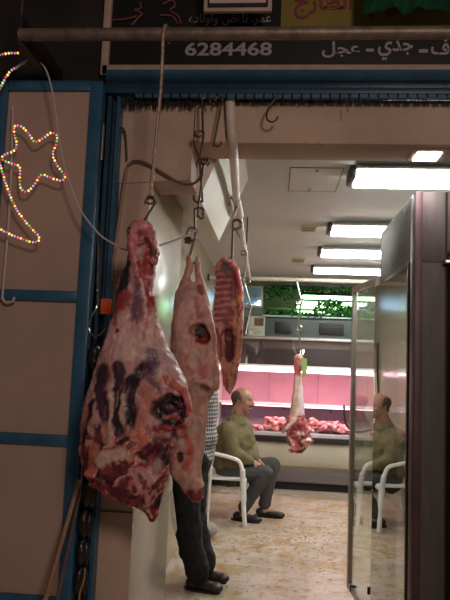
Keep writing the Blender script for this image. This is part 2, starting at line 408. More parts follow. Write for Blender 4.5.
# jamb channel behind the leaf
struct(MB().box((-.722, 2.36, 0), (-.705, 2.43, 2.63)).box((-.722, 2.40, 0), (-.675, 2.43, 2.63)).build('trim_6', blued))
struct(MB().box((-.682, 2.36, 0), (-.668, 2.43, 2.63)).build('trim_7', bluep))

# white elbowed pipe on the door
y = 2.26
pts = [at(13, 106, y), at(10, 200, y), at(3, 290, y), at(2.5, 298, y), at(6, 302, y), at(13, 301, y), at(14, 297, y)]
tag(MB().tube(crom(pts, 5), .005, 8).build('thin_pipe', cable_m), 'thin pale elbowed tube running down the left side of the beige door', 'tube')

# ------------------------------------------------------------------ rope lights
bulb_cols = [('yellow', (1, .55, .10)), ('red', (.9, .06, .06)), ('green', (.12, .6, .2)), ('blue', (.35, .42, .75)), ('pink', (.95, .16, .25)), ('warm', (1, .68, .28))]
bulb_m = [mat('lit_%s_bulb' % n, c, .3, emit=1.0 if n not in ('yellow', 'warm') else 1.5, ecol=c) for n, c in bulb_cols]
bulb_me = []
for m in bulb_m:
    me = MB().ball((0, 0, 0), (.0046, .0046, .0046), u=8, v=6).mesh(); me.materials.append(m); me.name = 'bulb'; bulb_me.append(me)
def rope(name, pxs, Y, step, label, closed=False, seq=(0, 4, 3, 0, 5, 1, 3, 0, 2, 1)):
    pts = [Vector(p) for p in crom([at(a, b, Y) for a, b in pxs], 6, closed)]
    if closed: pts.append(pts[0])
    root = empty(name, pts[0])
    tb = MB().tube([p-pts[0] for p in pts], .0028, 6).build('cable', mat('clear_rope_light', S((120,90,95)), .4), root)
    acc = 0; k = 0
    for a, b in zip(pts, pts[1:]):
        L = (b-a).length
        while acc < L:
            if k < 98:
                o = bpy.data.objects.new('bulb', bulb_me[seq[k % len(seq)]]); C.objects.link(o); o.parent = root
                o.location = a.lerp(b, acc/L)-pts[0]+Vector((random.uniform(-.001, .001), -.002, random.uniform(-.001, .001)))
            k += 1; acc += step
        acc -= L
    return tag(root, label, 'rope light')
star = [(15, 126), (22, 127), (28, 133), (35, 142), (43, 139), (51, 133), (57, 136), (56, 145), (53, 155), (57, 165), (65, 176), (62, 181), (54, 179), (42, 175), (37, 181), (33, 187), (26, 192), (21, 188), (20, 177), (20, 167), (13, 164), (3, 160), (3, 156), (9, 153), (14, 151), (17, 145), (15, 136)]
rope('star_light', star, 2.22, .0135, 'star shaped rope of glowing coloured bulbs on the beige door', True)
cres = [(8, 10), (-12, 30), (-25, 80), (-22, 140), (-8, 148), (1, 168), (8, 188), (15, 206), (24, 220), (33, 230), (39, 238), (36, 242), (28, 241), (14, 236), (2, 230), (-20, 215), (-50, 170), (-58, 110)]
cres = [(-14, 120), (-6, 145), (1, 166), (6, 184), (14, 204), (22, 217), (32, 229), (39, 237), (37, 242), (28, 241), (14, 236), (2, 230), (-14, 218), (-30, 195), (-40, 160), (-36, 125), (-24, 108)]
rope('crescent_light', cres, 2.21, .0125, 'crescent shaped rope of coloured bulbs below and left of the star', True)
rope('bulb_string', [(17, 67), (11, 71), (5, 79), (1, 87), (-4, 97), (-12, 108)], 2.20, .0125, 'short curved string of coloured bulbs leading down from the white cable end')
rope('bulb_string', [(18, 53), (12, 53.5), (6, 54), (-2, 56), (-14, 60)], 2.19, .0125, 'short level string of coloured bulbs at the top left under the pipe')
# cable feeding them
y = 2.17
pts = [at(16, 67, y), at(22, 63, y), at(30, 59.5, y), at(38, 61, y), at(46, 70, y), at(52, 90, y), at(56, 115, y), at(60, 145, y), at(68, 178, y), at(80, 209, y), at(98, 233, y), at(112, 243, y), at(127, 250, 2.16), at(150, 248, 2.13), at(175, 240, 2.17), at(190, 234, 2.22), at(196, 230, 2.24)]
cp = crom(pts, 8)
tag(MB().tube(cp, .0034, 8).build('power_cable', cable_m), 'pale power cable looping from the coloured lights down behind the beef', 'cable')
tag(MB().tube(crom([at(15, 69, y), at(20, 65, y), at(25, 62.5, y)], 5), [.0045]*11, 8).build('cable_connector', whitep), 'pale taped connector joining the white cable to the bulb string', 'connector')

# ------------------------------------------------------------------ hooks
def tw(p, q, n=24):
    return [Vector(p).lerp(Vector(q), i/n) for i in range(n+1)]
def s_hook(top, bot, r=.0035, size=.018, label='', group=None, flip=1, m=None, tilt=0):
    """S hook whose upper crook rests over top and lower crook cradles bot"""
    top = Vector(top); bot = Vector(bot); d = (top-bot).normalized(); s = Vector((1, 0, 0)); s = (s - d*s.dot(d)).normalized()
    if tilt:
        s = (s*math.cos(tilt)+Vector((0, 1, 0))*math.sin(tilt)); s = (s-d*s.dot(d)).normalized()
    pts = []
    for k in range(12):
        a = R(-35+215*k/11); pts.append(top+(s*math.cos(a)*flip+d*math.sin(a))*size)
    for k in range(12):
        a = R(-215*k/11); pts.append(bot+(s*math.cos(a)*flip+d*math.sin(a))*size)
    P = crom(pts, 3)
    n = len(P); rad = [r*1.15*min(1, .4+.6*min(i, n-1-i)/5) for i in range(n)]
    base = bot
    o = MB().tube([p-base for p in P], rad, 8).build('meat_hook', m or chrome); o.location = base
    return tag(o, label, 'meat hook', group)

# beef suspension: a twisted rod from the pipe
rt = Vector((at(166, 40, 2.0).x, 2.0, PZ)); rb = at(150.5, 196, 2.0)
loop = []
for k in range(9):
    a = R(-150)+R(235)*k/8
    loop.append(rt+Vector((.004*(k-4)/4, math.cos(a)*.026, math.sin(a)*.026)))
P = loop[::-1]
P = [rt+Vector((.006, .026, -.02)), rt+Vector((.005, .027, .0)), rt+Vector((.003, .019, .02)), rt+Vector((0, 0, .028)), rt+Vector((-.002, -.019, .02)), rt+Vector((-.003, -.026, 0)), rt+Vector((-.006, -.022, -.03))]
P += [rt.lerp(rb, .3)+Vector((0, -.004, 0)), rt.lerp(rb, .6), rb]
rod = MB().tube(crom(P, 6), .0062, 8)
eye = MB().tube([rb+Vector((math.cos(a)*.014, 0, math.sin(a)*.014-.014)) for a in [2*PI*k/16 for k in range(16)]], .0035, 8, closed=True)
group_thing('hanging_rod', rt, [('rod', rod, mat('rusty_rod', S((176,152,136)), .5, .5, var=.5, scale=60)), ('end_ring', eye, rust)], 'long thin metal rod hanging from the thick pipe above the beef', 'hanging rod')
s_hook(rb+Vector((0, 0, -.024)), at(146, 226, 2.0), .0038, .017, 'dark hook at the end of the long rod holding up the beef', flip=-1, m=rust)

# lamb hooks
def H(px, py, Y): return at(px, py, Y)
YL = 2.30
s_hook(H(206, 101, 2.33), H(199, 133, 2.32), .004, .016, 'upper dark hook hanging from the blue rail above the lamb', m=rust)
s_hook(H(199.5, 135, 2.32), H(204, 160, 2.31), .004, .017, 'second dark hook down in the chain above the lamb', m=rust, flip=-1)
s_hook(H(204, 163, 2.31), H(198, 198, 2.30), .004, .018, 'third hook down in the chain above the lamb, crossed over another', m=rust, tilt=.4)
s_hook(H(200, 166, 2.30), H(201, 214, 2.30), .0035, .018, 'long thin hook hanging just beside the third hook above the lamb', m=rust, flip=-1, tilt=.9)
s_hook(H(199, 212, 2.30), H(191, 236, 2.30), .004, .018, 'lower bent hook above the lamb where the twine is tied', m=rust)
s_hook(H(192, 232, 2.30), H(193, 259, 2.30), .0045, .017, 'bright steel hook at the bottom of the chain carrying the lamb', flip=-1)
tag(MB().tube(crom([H(188, 240, 2.29)+Vector((math.cos(k*1.9)*.011, math.sin(k*2.3)*.008, math.sin(k*1.3)*.012)) for k in range(14)], 4), .0035, 6).build('twine_knot', mat('dirty_twine', S((120,92,62)), .9, var=.4, scale=60)), 'tangled brown twine knot on the lower hook above the lamb', 'twine')
s_hook(H(219, 100, 2.33), H(217.5, 143, 2.33), .0035, .014, 'empty dark hook hanging from the blue rail beside the chain', m=rust, flip=-1)
# open hook by itself
P = crom([H(279, 93, 2.33), H(277, 97, 2.33), H(271, 104, 2.33), H(267, 112, 2.33), H(267, 119, 2.33), H(271.5, 122, 2.33), H(276, 120, 2.33), H(278, 116.5, 2.33)], 5)
tag(MB().tube(P, .0038, 8).build('meat_hook', rust), 'empty curved hook hanging alone from the right half of the blue rail', 'meat hook')
tag(MB().tube([H(347, 101, 2.33), H(347.5, 112, 2.33)], .002, 6).build('hanging_wire', rust), 'short stub of wire hanging from the blue rail above the ceiling light', 'wire')

# conduit and cable beside the pillar
y = 2.39
tag(MB().tube(crom([H(127, 168, y), H(124, 185, y), H(119, 220, y), H(113, 262, y), H(107, 310, y), H(103, 370, y)], 5), .0075, 10).build('conduit_pipe', mat('brown_painted_conduit', S((150,118,104)), .55, .2, var=.2, scale=20)), 'brown painted conduit running down the pillar between door and beef', 'conduit')
tag(MB().tube(crom([H(117, 134, y), H(120, 128, y), H(124, 130, y), H(126, 140, y), H(127, 160, y)], 5), .004, 8).build('bent_rod', rust), 'short bent dark rod curling out of the wall top left of the opening', 'rod')
tag(MB().tube(crom([H(127, 166, y), H(134, 161, y), H(146, 163, y), H(163, 173, y), H(180, 183, y), H(192, 184, 2.37), H(200, 178, 2.33), H(203, 168, 2.32)], 6), .0055, 8).build('sagging_hose', mat('brown_hose', S((112,88,70)), .5)), 'brown hose sagging from the pillar across to the lamb hooks', 'hose')

# ------------------------------------------------------------------ sausages beside the door
y = 2.30
tw_ = MB()
pts = [H(96, 282, y)]
base = H(97, 284, y)
for k in range(60):
    a = k*1.0; pts.append(H(97.5, 284+k*.37, y)+Vector((math.cos(a)*.0032, math.sin(a)*.0032, 0)))
pts += [H(96, 309, y), H(91, 318, y), H(88.5, 326, y), H(90, 333, y), H(95, 337, y), H(101, 334, y), H(105, 328, y)]
hk = [('hook', MB().tube(pts, .0032, 8), chrome), ('orange_tag', MB().box(H(100, 314, y-.01), H(112, 299, y-.006), .002), mat('orange_plastic_tag', S((225,90,30)), .5), None, 'orange plastic tag')]
group_thing('twisted_hook', H(97, 337, y), hk, 'twisted steel hook with orange tag hanging in the gap beside the door', 'meat hook')
tag(MB().tube(crom([H(97, 284, y), H(98, 240, 2.33), H(97, 190, 2.36), H(96, 120, 2.37)], 5), .003, 6).build('hanging_wire', rust), 'thin dark wire above the twisted steel hook in the door gap', 'wire')
saus_m = mat('dark_sausage_skin', S((30,18,18)), .3, var=.5, scale=30, bump=.4, bscale=50, coat=.3)
links = [(96, 343, 372, 8.5), (93, 374, 402, 7.5), (95, 404, 430, 7), (89, 432, 455, 6.5), (90, 456, 480, 6), (86, 481, 508, 7.5), (85, 510, 538, 7), (80, 540, 566, 6), (80, 568, 596, 6.5)]
names = ['topmost', 'second', 'third', 'fourth', 'fifth', 'sixth', 'seventh', 'eighth', 'lowest visible']
for i, (cx, a, b, w) in enumerate(links):
    m1 = MB()
    p0, p1 = H(cx+.5, a, y), H(cx-1.5, b, y); c = (p0+p1)/2
    rad = w/600*y*.5*1.6
    pts = []; rr = []
    for k in range(15):
        t = k/14; bow = math.sin(t*PI)
        pts.append(p0.lerp(p1, t)+Vector((.006*bow*(1 if i % 2 else -1), .0, 0))-c); rr.append(max(.002, rad*(bow**.45)*(1+.12*noise.noise(Vector((t*3, i, 0))))))
    m1.tube(pts, rr, 12)
    # paired link hanging alongside
    o = m1.build('sausage', saus_m); o.location = c
    tag(o, '%s dark sausage link of the string hanging in the gap by the door' % names[i], 'sausage', 'string of dark sausages')
    m2 = MB(); off = Vector((.014, .022, -.01))
    m2.tube([p*.92 for p in pts], [q*.85 for q in rr], 12)
    o = m2.build('sausage', saus_m); o.location = c+off
    tag(o, '%s link of the thinner dark sausage string hanging just behind the first' % names[i], 'sausage', 'string of dark sausages')
tag(MB().tube(crom([H(85, 568, y-.03), H(84, 580, y-.03), H(80, 592, y-.03), H(79, 604, y-.03)], 5), [.0032]*16, 8).build('twine_end', mat('straw_twine', S((170,130,80)), .8)), 'loose straw coloured twine end at the bottom of the sausage string', 'twine')
# two leaning sticks
for (a, b, lab) in (((79, 480), (44, 604), 'outer pale wooden stick leaning against the beige door'), ((80, 492), (56, 604), 'inner darker wooden stick leaning beside the paler one')):
    P0 = H(a[0], a[1], 2.24); P1 = H(b[0], b[1], 2.05)
    d = (P1-P0).normalized(); P1 = P0 + d*((P0.z-.0)/(-d.z))
    tag(MB().tube([P0, P1-d*.002], .0085 if 'outer' in lab else .006, 10).build('wooden_stick', wood if 'outer' in lab else mat('dark_wood', S((96,72,60)), .7, var=.3, scale=10)), lab, 'stick')

# ------------------------------------------------------------------ carcasses
def seg_d(p, a, b):
    ab = (b[0]-a[0], b[1]-a[1]); L = ab[0]**2+ab[1]**2
    t = 0 if L == 0 else max(0, min(1, ((p[0]-a[0])*ab[0]+(p[1]-a[1])*ab[1])/L))
    return math.hypot(p[0]-a[0]-ab[0]*t, p[1]-a[1]-ab[1]*t)
def interp_rows(rows, y):
    if y <= rows[0][0]: return rows[0][1:]
    for a, b in zip(rows, rows[1:]):
        if a[0] <= y <= b[0]:
            t = (y-a[0])/(b[0]-a[0]); return tuple(a[i]+(b[i]-a[i])*t for i in range(1, len(a)))
    return rows[-1][1:]
def slab(mb, rows, Y, thick=.7, tmax=.09, step=4, n=28, pw=.8, yo=lambda v: 0):
    ys = []; v = rows[0][0]
    while v < rows[-1][0]: ys.append(v); v += step
    ys.append(rows[-1][0])
    rings = []
    for v in ys:
        r = interp_rows(rows, v); l, rr = r[0], r[1]
        pl_, pr_ = at(l, v, Y), at(rr, v, Y); c = (pl_+pr_)/2; hw = max(.004, (pr_.x-pl_.x)/2); dirx = (pr_-pl_).normalized()
        ht = min(tmax, hw*thick) if len(r) < 3 else min(hw, r[2])
        ring = []
        for k in range(n):
            a = 2*PI*k/n; ca, sa = math.cos(a), math.sin(a)
            ring.append(mb.bm.verts.new(c+dirx*(math.copysign(abs(ca)**pw, ca)*hw)+Vector((0, math.copysign(abs(sa)**pw, sa)*ht+yo(v), 0))))
        rings.append(ring)
    for a, b in zip(rings, rings[1:]):
        for k in range(n): mb.bm.faces.new((a[k], a[(k+1) % n], b[(k+1) % n], b[k]))
    mb.bm.faces.new(rings[0][::-1]); mb.bm.faces.new(rings[-1])
    bmesh.ops.recalc_face_normals(mb.bm, faces=mb.bm.faces)

def paint(me, Y, base, patches, warp=3.0, wscale=.09, disp=.004, dscale=22, streak=None, center=None):
    """patches: (polyline, radius, colour, softness, depth m, strength) in the sheet frame of the piece"""
    col = me.color_attributes.new('Col', 'FLOAT_COLOR', 'POINT')
    me.calc_loop_triangles() if False else None
    nrm = [v.normal.copy() for v in me.vertices]; cols = [0.0]*(4*len(me.vertices)); newco = []
    for i, v in enumerate(me.vertices):
        p = v.co; u, w = pr((p.x, Y, p.z))
        nn = noise.noise_vector(Vector((u*wscale, w*wscale, p.y*12)))
        n2 = noise.noise_vector(Vector((u*wscale*3.1, w*wscale*3.1, p.y*30+7)))
        q = (u+nn.x*warp+n2.x*warp*.5, w+nn.y*warp+n2.y*warp*.5)
        c = Vector(base(u, w, p)); dep = 0
        for pt in patches:
            line, rad, pc, soft, d, st = pt
            dd = 1e9
            if len(line) == 1: dd = math.hypot(q[0]-line[0][0], q[1]-line[0][1])
            else:
                for a, b in zip(line, line[1:]): dd = min(dd, seg_d(q, a, b))
            if dd > rad+soft: continue
            k = 1 if dd < rad-soft else (rad+soft-dd)/(2*soft)
            k = k*k*(3-2*k)
            c = c.lerp(Vector(pc), k*st); dep += d*k
        f = noise.fractal(p*dscale, 1.0, 2.0, 3)
        newco.append(p + nrm[i]*(f*disp) + (Vector((0, dep, 0)) if (dep > .012 and nrm[i].y < .2) else -nrm[i]*dep*(1 if nrm[i].y < .3 else .3)))
        g = 1+.08*noise.noise(p*60); s1 = noise.noise(Vector((u*.42+nn.x*2, w*.045, 3.1))); s2 = noise.noise(Vector((u*.11, w*.05, 9.1)))
        red = max(0, s1*.55+s2*.35); g *= 1+.18*s1
        cols[4*i:4*i+4] = [max(0, c.x*g*(1-.12*red)), max(0, c.y*g*(1-.55*red)), max(0, c.z*g*(1-.48*red)), 1]
    col.data.foreach_set('color', cols)
    for v, c_ in zip(me.vertices, newco): v.co = c_
    me.update()
meat_m = attr_mat('raw_meat', .42, .55, 60, .02, .10)
lamb_m = attr_mat('lamb_flesh', .5, .3, 40, .08, .0)
def place(me, name, origin, m, label, cat, group=None):
    me.transform(Matrix.Translation(-Vector(origin))); o = mesh_obj(name, me, m); me.name = name; o.location = origin
    return tag(o, label, cat, group)

# beef quarter
YB = 2.0
rows = [(221, 133, 149), (224, 129, 153), (232, 127.5, 155), (242, 127, 158), (252, 129, 160), (262, 127, 157), (272, 122, 155), (282, 118, 154), (292, 116, 153), (302, 115, 154), (312, 114, 157), (322, 111, 160), (335, 107, 164), (350, 102, 170), (365, 97, 178), (380, 92, 185), (395, 87, 190), (410, 83, 192), (425, 81, 191), (432, 81.5, 187), (440, 82, 178), (455, 83, 171), (465, 85, 169), (475, 87, 168), (482, 91, 167), (490, 104, 165), (498, 116, 162), (505, 134, 160), (512, 145, 160), (519, 149, 156)]
mb = MB(); slab(mb, rows, YB, .62, .075, 4, 32, .8)
# rib / flap lumps in relief on the face
def lump(mb, line, r, Y, yo):
    pts = [at(a, b, Y)+Vector((0, yo, 0)) for a, b in line]; rr = r/600*Y
    for p, q in zip(pts, pts[1:]): mb.cap(p, rr, q, rr)
lump(mb, [(150, 240), (156, 252), (156, 262)], 4.5, YB, -.028)
lump(mb, [(133, 232), (134, 250), (142, 285)], 5, YB, -.025)
lump(mb, [(156, 372), (172, 382), (186, 390), (189, 402), (186, 414)], 4, YB, -.048)
lump(mb, [(100, 400), (98, 430), (96, 455)], 5, YB, -.045)
lump(mb, [(113, 395), (117, 425), (116, 445)], 5, YB, -.058)
lump(mb, [(130, 400), (133, 425), (140, 440)], 5, YB, -.062)
lump(mb, [(105, 462), (125, 455), (140, 448)], 5, YB, -.06)
lump(mb, [(142, 470), (152, 478), (150, 500)], 5, YB, -.05)
lump(mb, [(160, 430), (166, 445), (160, 465)], 6, YB, -.05)
lump(mb, [(153, 512), (152, 519)], 4, YB, 0)
lump(mb, [(86, 430), (84, 455), (90, 474)], 3.5, YB, -.02); lump(mb, [(92, 470), (112, 480), (134, 470)], 4, YB, -.058); lump(mb, [(112, 488), (128, 480)], 4, YB, -.05)
lump(mb, [(126, 498), (140, 488)], 3.5, YB, -.045); lump(mb, [(157, 420), (160, 405), (172, 398), (183, 404)], 3, YB, -.062); lump(mb, [(162, 424), (176, 428), (186, 420)], 3, YB, -.055)
lump(mb, [(166, 412), (178, 416)], 2, YB, -.05); lump(mb, [(130, 446), (146, 440), (156, 432)], 3.5, YB, -.066)
random.seed(31)
for (l0, r0, d0) in (([(100, 478), (118, 470)], 6, -.045), ([(120, 486), (132, 470)], 6, -.046), ([(140, 480), (134, 500)], 5, -.04), ([(150, 465), (158, 480)], 6, -.05), ([(108, 490), (120, 496)], 4, -.03), ([(92, 450), (100, 468)], 5, -.04), ([(110, 440), (122, 448)], 6, -.055), ([(148, 448), (156, 440)], 7, -.058)):
    lump(mb, l0, r0, YB, d0)
for k in range(16):
    a = random.uniform(132, 156); b = random.uniform(228, 300); lump(mb, [(a, b), (a+random.uniform(-2, 2), b+random.uniform(5, 14))], random.uniform(1.5, 3), YB, -.026)
me = remesh(mb, .0036, 2)
fat = (.56, .31, .28); pale = (.68, .45, .41)
DK = (.035, .016, .022); PU = (.062, .028, .045); RD = (.34, .04, .045); MR = (.13, .025, .035); OR = (.50, .15, .10); CR = (.60, .42, .33); PK = (.55, .17, .17)
def ramp(cols, t):
    t = max(0, min(.9999, t))*(len(cols)-1); k = int(t); f_ = t-k; f_ = max(0, min(1, (f_-.3)/.4)); return Vector(cols[k]).lerp(Vector(cols[k+1]), f_)
def flesh(u, w, ang, su, sw, pal, seed):
    a = u*math.cos(ang)+w*math.sin(ang); b = -u*math.sin(ang)+w*math.cos(ang)
    wv = noise.noise_vector(Vector((u*.05, w*.05, seed)))*1.3
    return ramp(pal, .5+1.05*noise.fractal(Vector((a*su+wv.x, b*sw+wv.y, seed)), .7, 2.1, 4))
low_pal = [(.03, .012, .018), (.14, .022, .03), (.26, .035, .045), (.46, .10, .08), (.58, .26, .20), (.64, .42, .36), (.40, .09, .09), (.16, .03, .04)]
top_pal = [(.16, .03, .04), (.38, .06, .07), (.52, .16, .17), (.60, .30, .29), (.44, .10, .11), (.20, .03, .04)]
def beef_base(u, w, p):
    A_ = flesh(u, w, .35, .04, .12, top_pal, 2.0)
    B_ = Vector(fat).lerp(flesh(u, w, 0, .10, .02, [(.40, .12, .13), fat, pale, fat, (.50, .22, .2)], 5.0), .6)
    C_ = flesh(u, w, -.55, .035, .085, low_pal, 8.0)
    k = max(0, min(1, (w-262)/45)); c = A_.lerp(B_, k*k*(3-2*k))
    k = max(0, min(1, (w-418-14*noise.noise(Vector((u*.06, 0, 4))))/28)); return c.lerp(C_, k)
pt = [
 ([(118, 330), (125, 350), (160, 340)], 16, pale, 10, 0, .7), ([(160, 350), (180, 378)], 9, (.55, .34, .34), 6, 0, .7),
 ([(134, 229), (146, 226)], 6, (.62, .26, .26), 4, 0, .8), ([(131, 231)], 3, DK, 1.5, .002, .8),
 ([(147, 242), (152, 248), (157, 256)], 3.2, (.16, .05, .03), 1.6, .006, .9), ([(150, 240), (158, 248)], 1.6, OR, 1, 0, .7),
 ([(136, 240), (134, 258), (140, 272)], 4, (.56, .2, .2), 2, 0, .7), ([(143, 255), (147, 262)], 3, (.36, .25, .28), 2, 0, .7),
 ([(129, 266), (127, 280), (122, 295), (119, 303)], 5.5, (.022, .016, .02), 1.8, .003, 1), ([(119, 300), (117, 306)], 5, (.03, .02, .02), 1.5, 0, 1),
 ([(147, 262), (146, 280), (149, 296), (152, 302)], 4.5, (.38, .05, .06), 2.2, .002, .9), ([(136, 262), (134, 285)], 2.5, (.52, .24, .24), 2, 0, .7),
 ([(121, 308), (128, 298), (134, 302)], 6, (.34, .05, .06), 3.5, .001, .85), ([(117, 322), (116, 312)], 4, (.30, .04, .05), 3, 0, .7),
 ([(143, 290), (140, 306), (139, 318)], 6, (.17, .08, .12), 4, .002, .85), ([(143, 280), (148, 300), (149, 320)], 1.3, (.72, .48, .46), .9, -.001, .9),
 ([(149, 320), (148, 345)], 1.5, (.42, .12, .13), 1.2, 0, .6), ([(120, 330)], 2.4, (.25, .03, .04), 1.5, .004, .9), ([(115, 338), (112, 352)], 2, (.58, .18, .16), 2, 0, .5),
 ([(107, 370), (104, 388), (108, 405), (110, 415)], 6.5, PU, 2.5, .004, .95), ([(123, 366), (124, 380), (121, 392)], 6.5, PU, 2.5, .004, .95),
 ([(121, 392), (121, 410), (124, 430)], 4.5, DK, 2, .005, .95), ([(155, 355), (158, 368)], 6.5, (.15, .07, .11), 3, .002, .85),
 ([(148, 368), (138, 378), (134, 395), (135, 418)], 6.5, DK, 2.5, .005, .95), ([(150, 372), (158, 382), (160, 390)], 5, (.17, .075, .11), 3, .002, .8), ([(136, 418), (138, 428)], 3, DK, 2, .004, .9),
 ([(98, 400), (90, 420), (86, 440)], 3, DK, 1.8, .004, .9), ([(103, 425), (104, 440)], 4, MR, 2, .003, .85), ([(112, 420), (113, 436)], 2.2, OR, 1.5, 0, .6), ([(92, 405), (88, 425)], 1.5, OR, 1.2, 0, .6),
 ([(115, 385), (117, 440)], 2.2, CR, 1.5, -.001, .7), ([(128, 395), (129, 420)], 2.5, CR, 1.5, -.001, .7),
 ([(170, 379), (180, 385), (188, 396), (190, 410)], 3.6, (.52, .12, .09), 2, -.001, .9), ([(168, 376), (174, 388)], 1.5, RD, 1, .001, .8),
 ([(150, 390), (158, 395), (150, 408), (143, 430), (150, 438)], 4.5, (.58, .22, .17), 3, -.002, .85),
 ([(164, 408), (172, 403), (180, 410), (174, 420)], 9.5, (.022, .008, .012), 2.5, .026, 1), ([(183, 400), (186, 412)], 3.4, (.16, .05, .09), 2, .005, .9),  # near-black first patch paints the shade inside the beef cavity
 ([(166, 404), (176, 408)], 2.5, (.08, .05, .07), 1.5, 0, .8), ([(170, 416), (178, 414), (184, 420)], 1.8, (.40, .06, .06), 1.2, -.003, .9), ([(160, 425), (172, 428), (184, 426)], 3, RD, 1.8, 0, .9),
 ([(140, 430), (150, 436), (146, 442)], 3.5, (.62, .2, .12), 2, -.001, .85), ([(122, 440), (134, 436)], 2, DK, 1.2, .004, .9),
 ([(106, 458), (118, 452), (130, 450)], 6, CR, 3, -.002, .9), ([(100, 445), (98, 460), (92, 470)], 5, OR, 3, 0, .8), ([(88, 445), (87, 470)], 4, MR, 2, .002, .8),
 ([(148, 452), (156, 446), (164, 440)], 6, MR, 2, .004, .95), ([(160, 452), (150, 462)], 2, RD, 1.4, 0, .8),
 ([(104, 477), (118, 472), (132, 463)], 4.5, MR, 1.8, .004, .95), ([(94, 480), (104, 488), (112, 482)], 3.5, (.30, .03, .04), 2, 0, .85),
 ([(146, 470), (156, 470), (160, 462)], 6, (.56, .32, .3), 3, -.002, .85), ([(136, 466), (142, 480)], 2, (.6, .28, .22), 1.5, -.002, .8),
 ([(118, 488), (126, 494), (132, 484)], 6.5, MR, 2, .003, .95), ([(136, 478), (134, 490)], 2, (.55, .2, .18), 1.3, -.001, .8), ([(140, 500), (146, 498)], 4, (.22, .03, .04), 2, .002, .9),
 ([(150, 488), (152, 500)], 2.4, (.52, .28, .24), 1.5, 0, .8), ([(158, 485), (164, 476)], 2.6, MR, 1.5, .002, .9), ([(152, 512), (153, 518)], 4.5, (.22, .02, .03), 1.8, 0, .95),
 ([(90, 478), (110, 494), (140, 509)], 1.5, (.5, .1, .08), 1.5, 0, .7)]
random.seed(3)
for k in range(14):
    a = random.uniform(86, 186); b = random.uniform(428, 508); d = random.choice([(4, -7), (3, 8), (-5, 6)])
    cc = random.choice([RD, OR, MR, MR, CR, (.5, .1, .09), DK, DK])
    pt.append(([(a, b), (a+d[0], b+d[1])], random.uniform(.8, 2.6), cc, 1, random.choice([.002, -.0015]), .75))
for k in range(26):
    a = random.uniform(95, 175); b = random.uniform(320, 430)
    pt.append(([(a, b), (a-1.5, b+random.uniform(5, 16))], random.uniform(.5, 1.1), random.choice([(.62, .42, .38), (.42, .12, .13), (.3, .1, .12)]), .8, 0, .5))
pt = [(l, r, c, so_*.85, dp_*.8, min(1, st*1.12)) for l, r, c, so_, dp_, st in pt]
paint(me, YB, beef_base, pt, 2.6, .09, .0045, 30)
place(me, 'beef_quarter', at(146, 226, YB), meat_m, 'large raw beef quarter with dark muscle and white fat hanging nearest the door', 'beef')

# lamb carcass
rows = [(283, 180, 196), (290, 178, 203), (300, 176, 208), (312, 174, 211), (325, 172, 213), (340, 171, 215), (352, 170.5, 217.5), (365, 171, 219), (378, 174, 219), (386, 178, 218.5), (393, 182, 214), (400, 184, 209), (412, 186, 208), (425, 186, 207), (440, 182, 205.5), (452, 174, 204), (462, 170, 202.5), (470, 169, 201), (477, 172, 202), (484, 179, 204), (492, 184, 205), (499, 190, 204)]
mb = MB(); slab(mb, rows, YL, .75, .075, 4, 32, .9)
def W(px, py, r, dy=0, Y=YL): p = at(px, py, Y); return (p.x, p.y+dy, p.z, r/600*Y)
mb.chain([W(189, 257, 2.6), W(190, 266, 3.4), W(187, 278, 5.2), W(184, 296, 9.5)])
mb.chain([W(197.5, 260, 2.4), W(198, 272, 3.6), W(201, 290, 5.5), W(204, 308, 8)])
mb.chain([W(186, 300, 11, -.02), W(184, 330, 12, -.025), W(187, 355, 10, -.03)])
mb.chain([W(205, 312, 7, -.02), W(209, 335, 8, -.03), W(212, 360, 7, -.03)])
mb.chain([W(216, 372, 4), W(217.5, 388, 2.5)])
mb.chain([W(192, 365, 7, -.045), W(198, 378, 8, -.04), W(208, 384, 7, -.03)])
mb.chain([W(195, 482, 7, -.02), W(197, 494, 7.5, -.02)])
mb.chain([W(176, 458, 7, -.02), W(180, 442, 6, -.03), W(188, 448, 5, -.04)])
me = remesh(mb, .0042, 4)
def lamb_base(u, w, p):
    t = max(0, min(1, (w-270)/60)); a = (.50, .24, .19); b = (.60, .33, .28); c = (.62, .40, .31)
    o_ = Vector(a).lerp(Vector(b), t) if w <= 360 else Vector(b).lerp(Vector(c), min(1, (w-360)/40))
    return o_.lerp(flesh(u, w, .2, .07, .025, [(.46, .17, .15), (.58, .34, .27), (.66, .44, .36), (.58, .32, .27), (.42, .2, .22)], 21.0), .6)
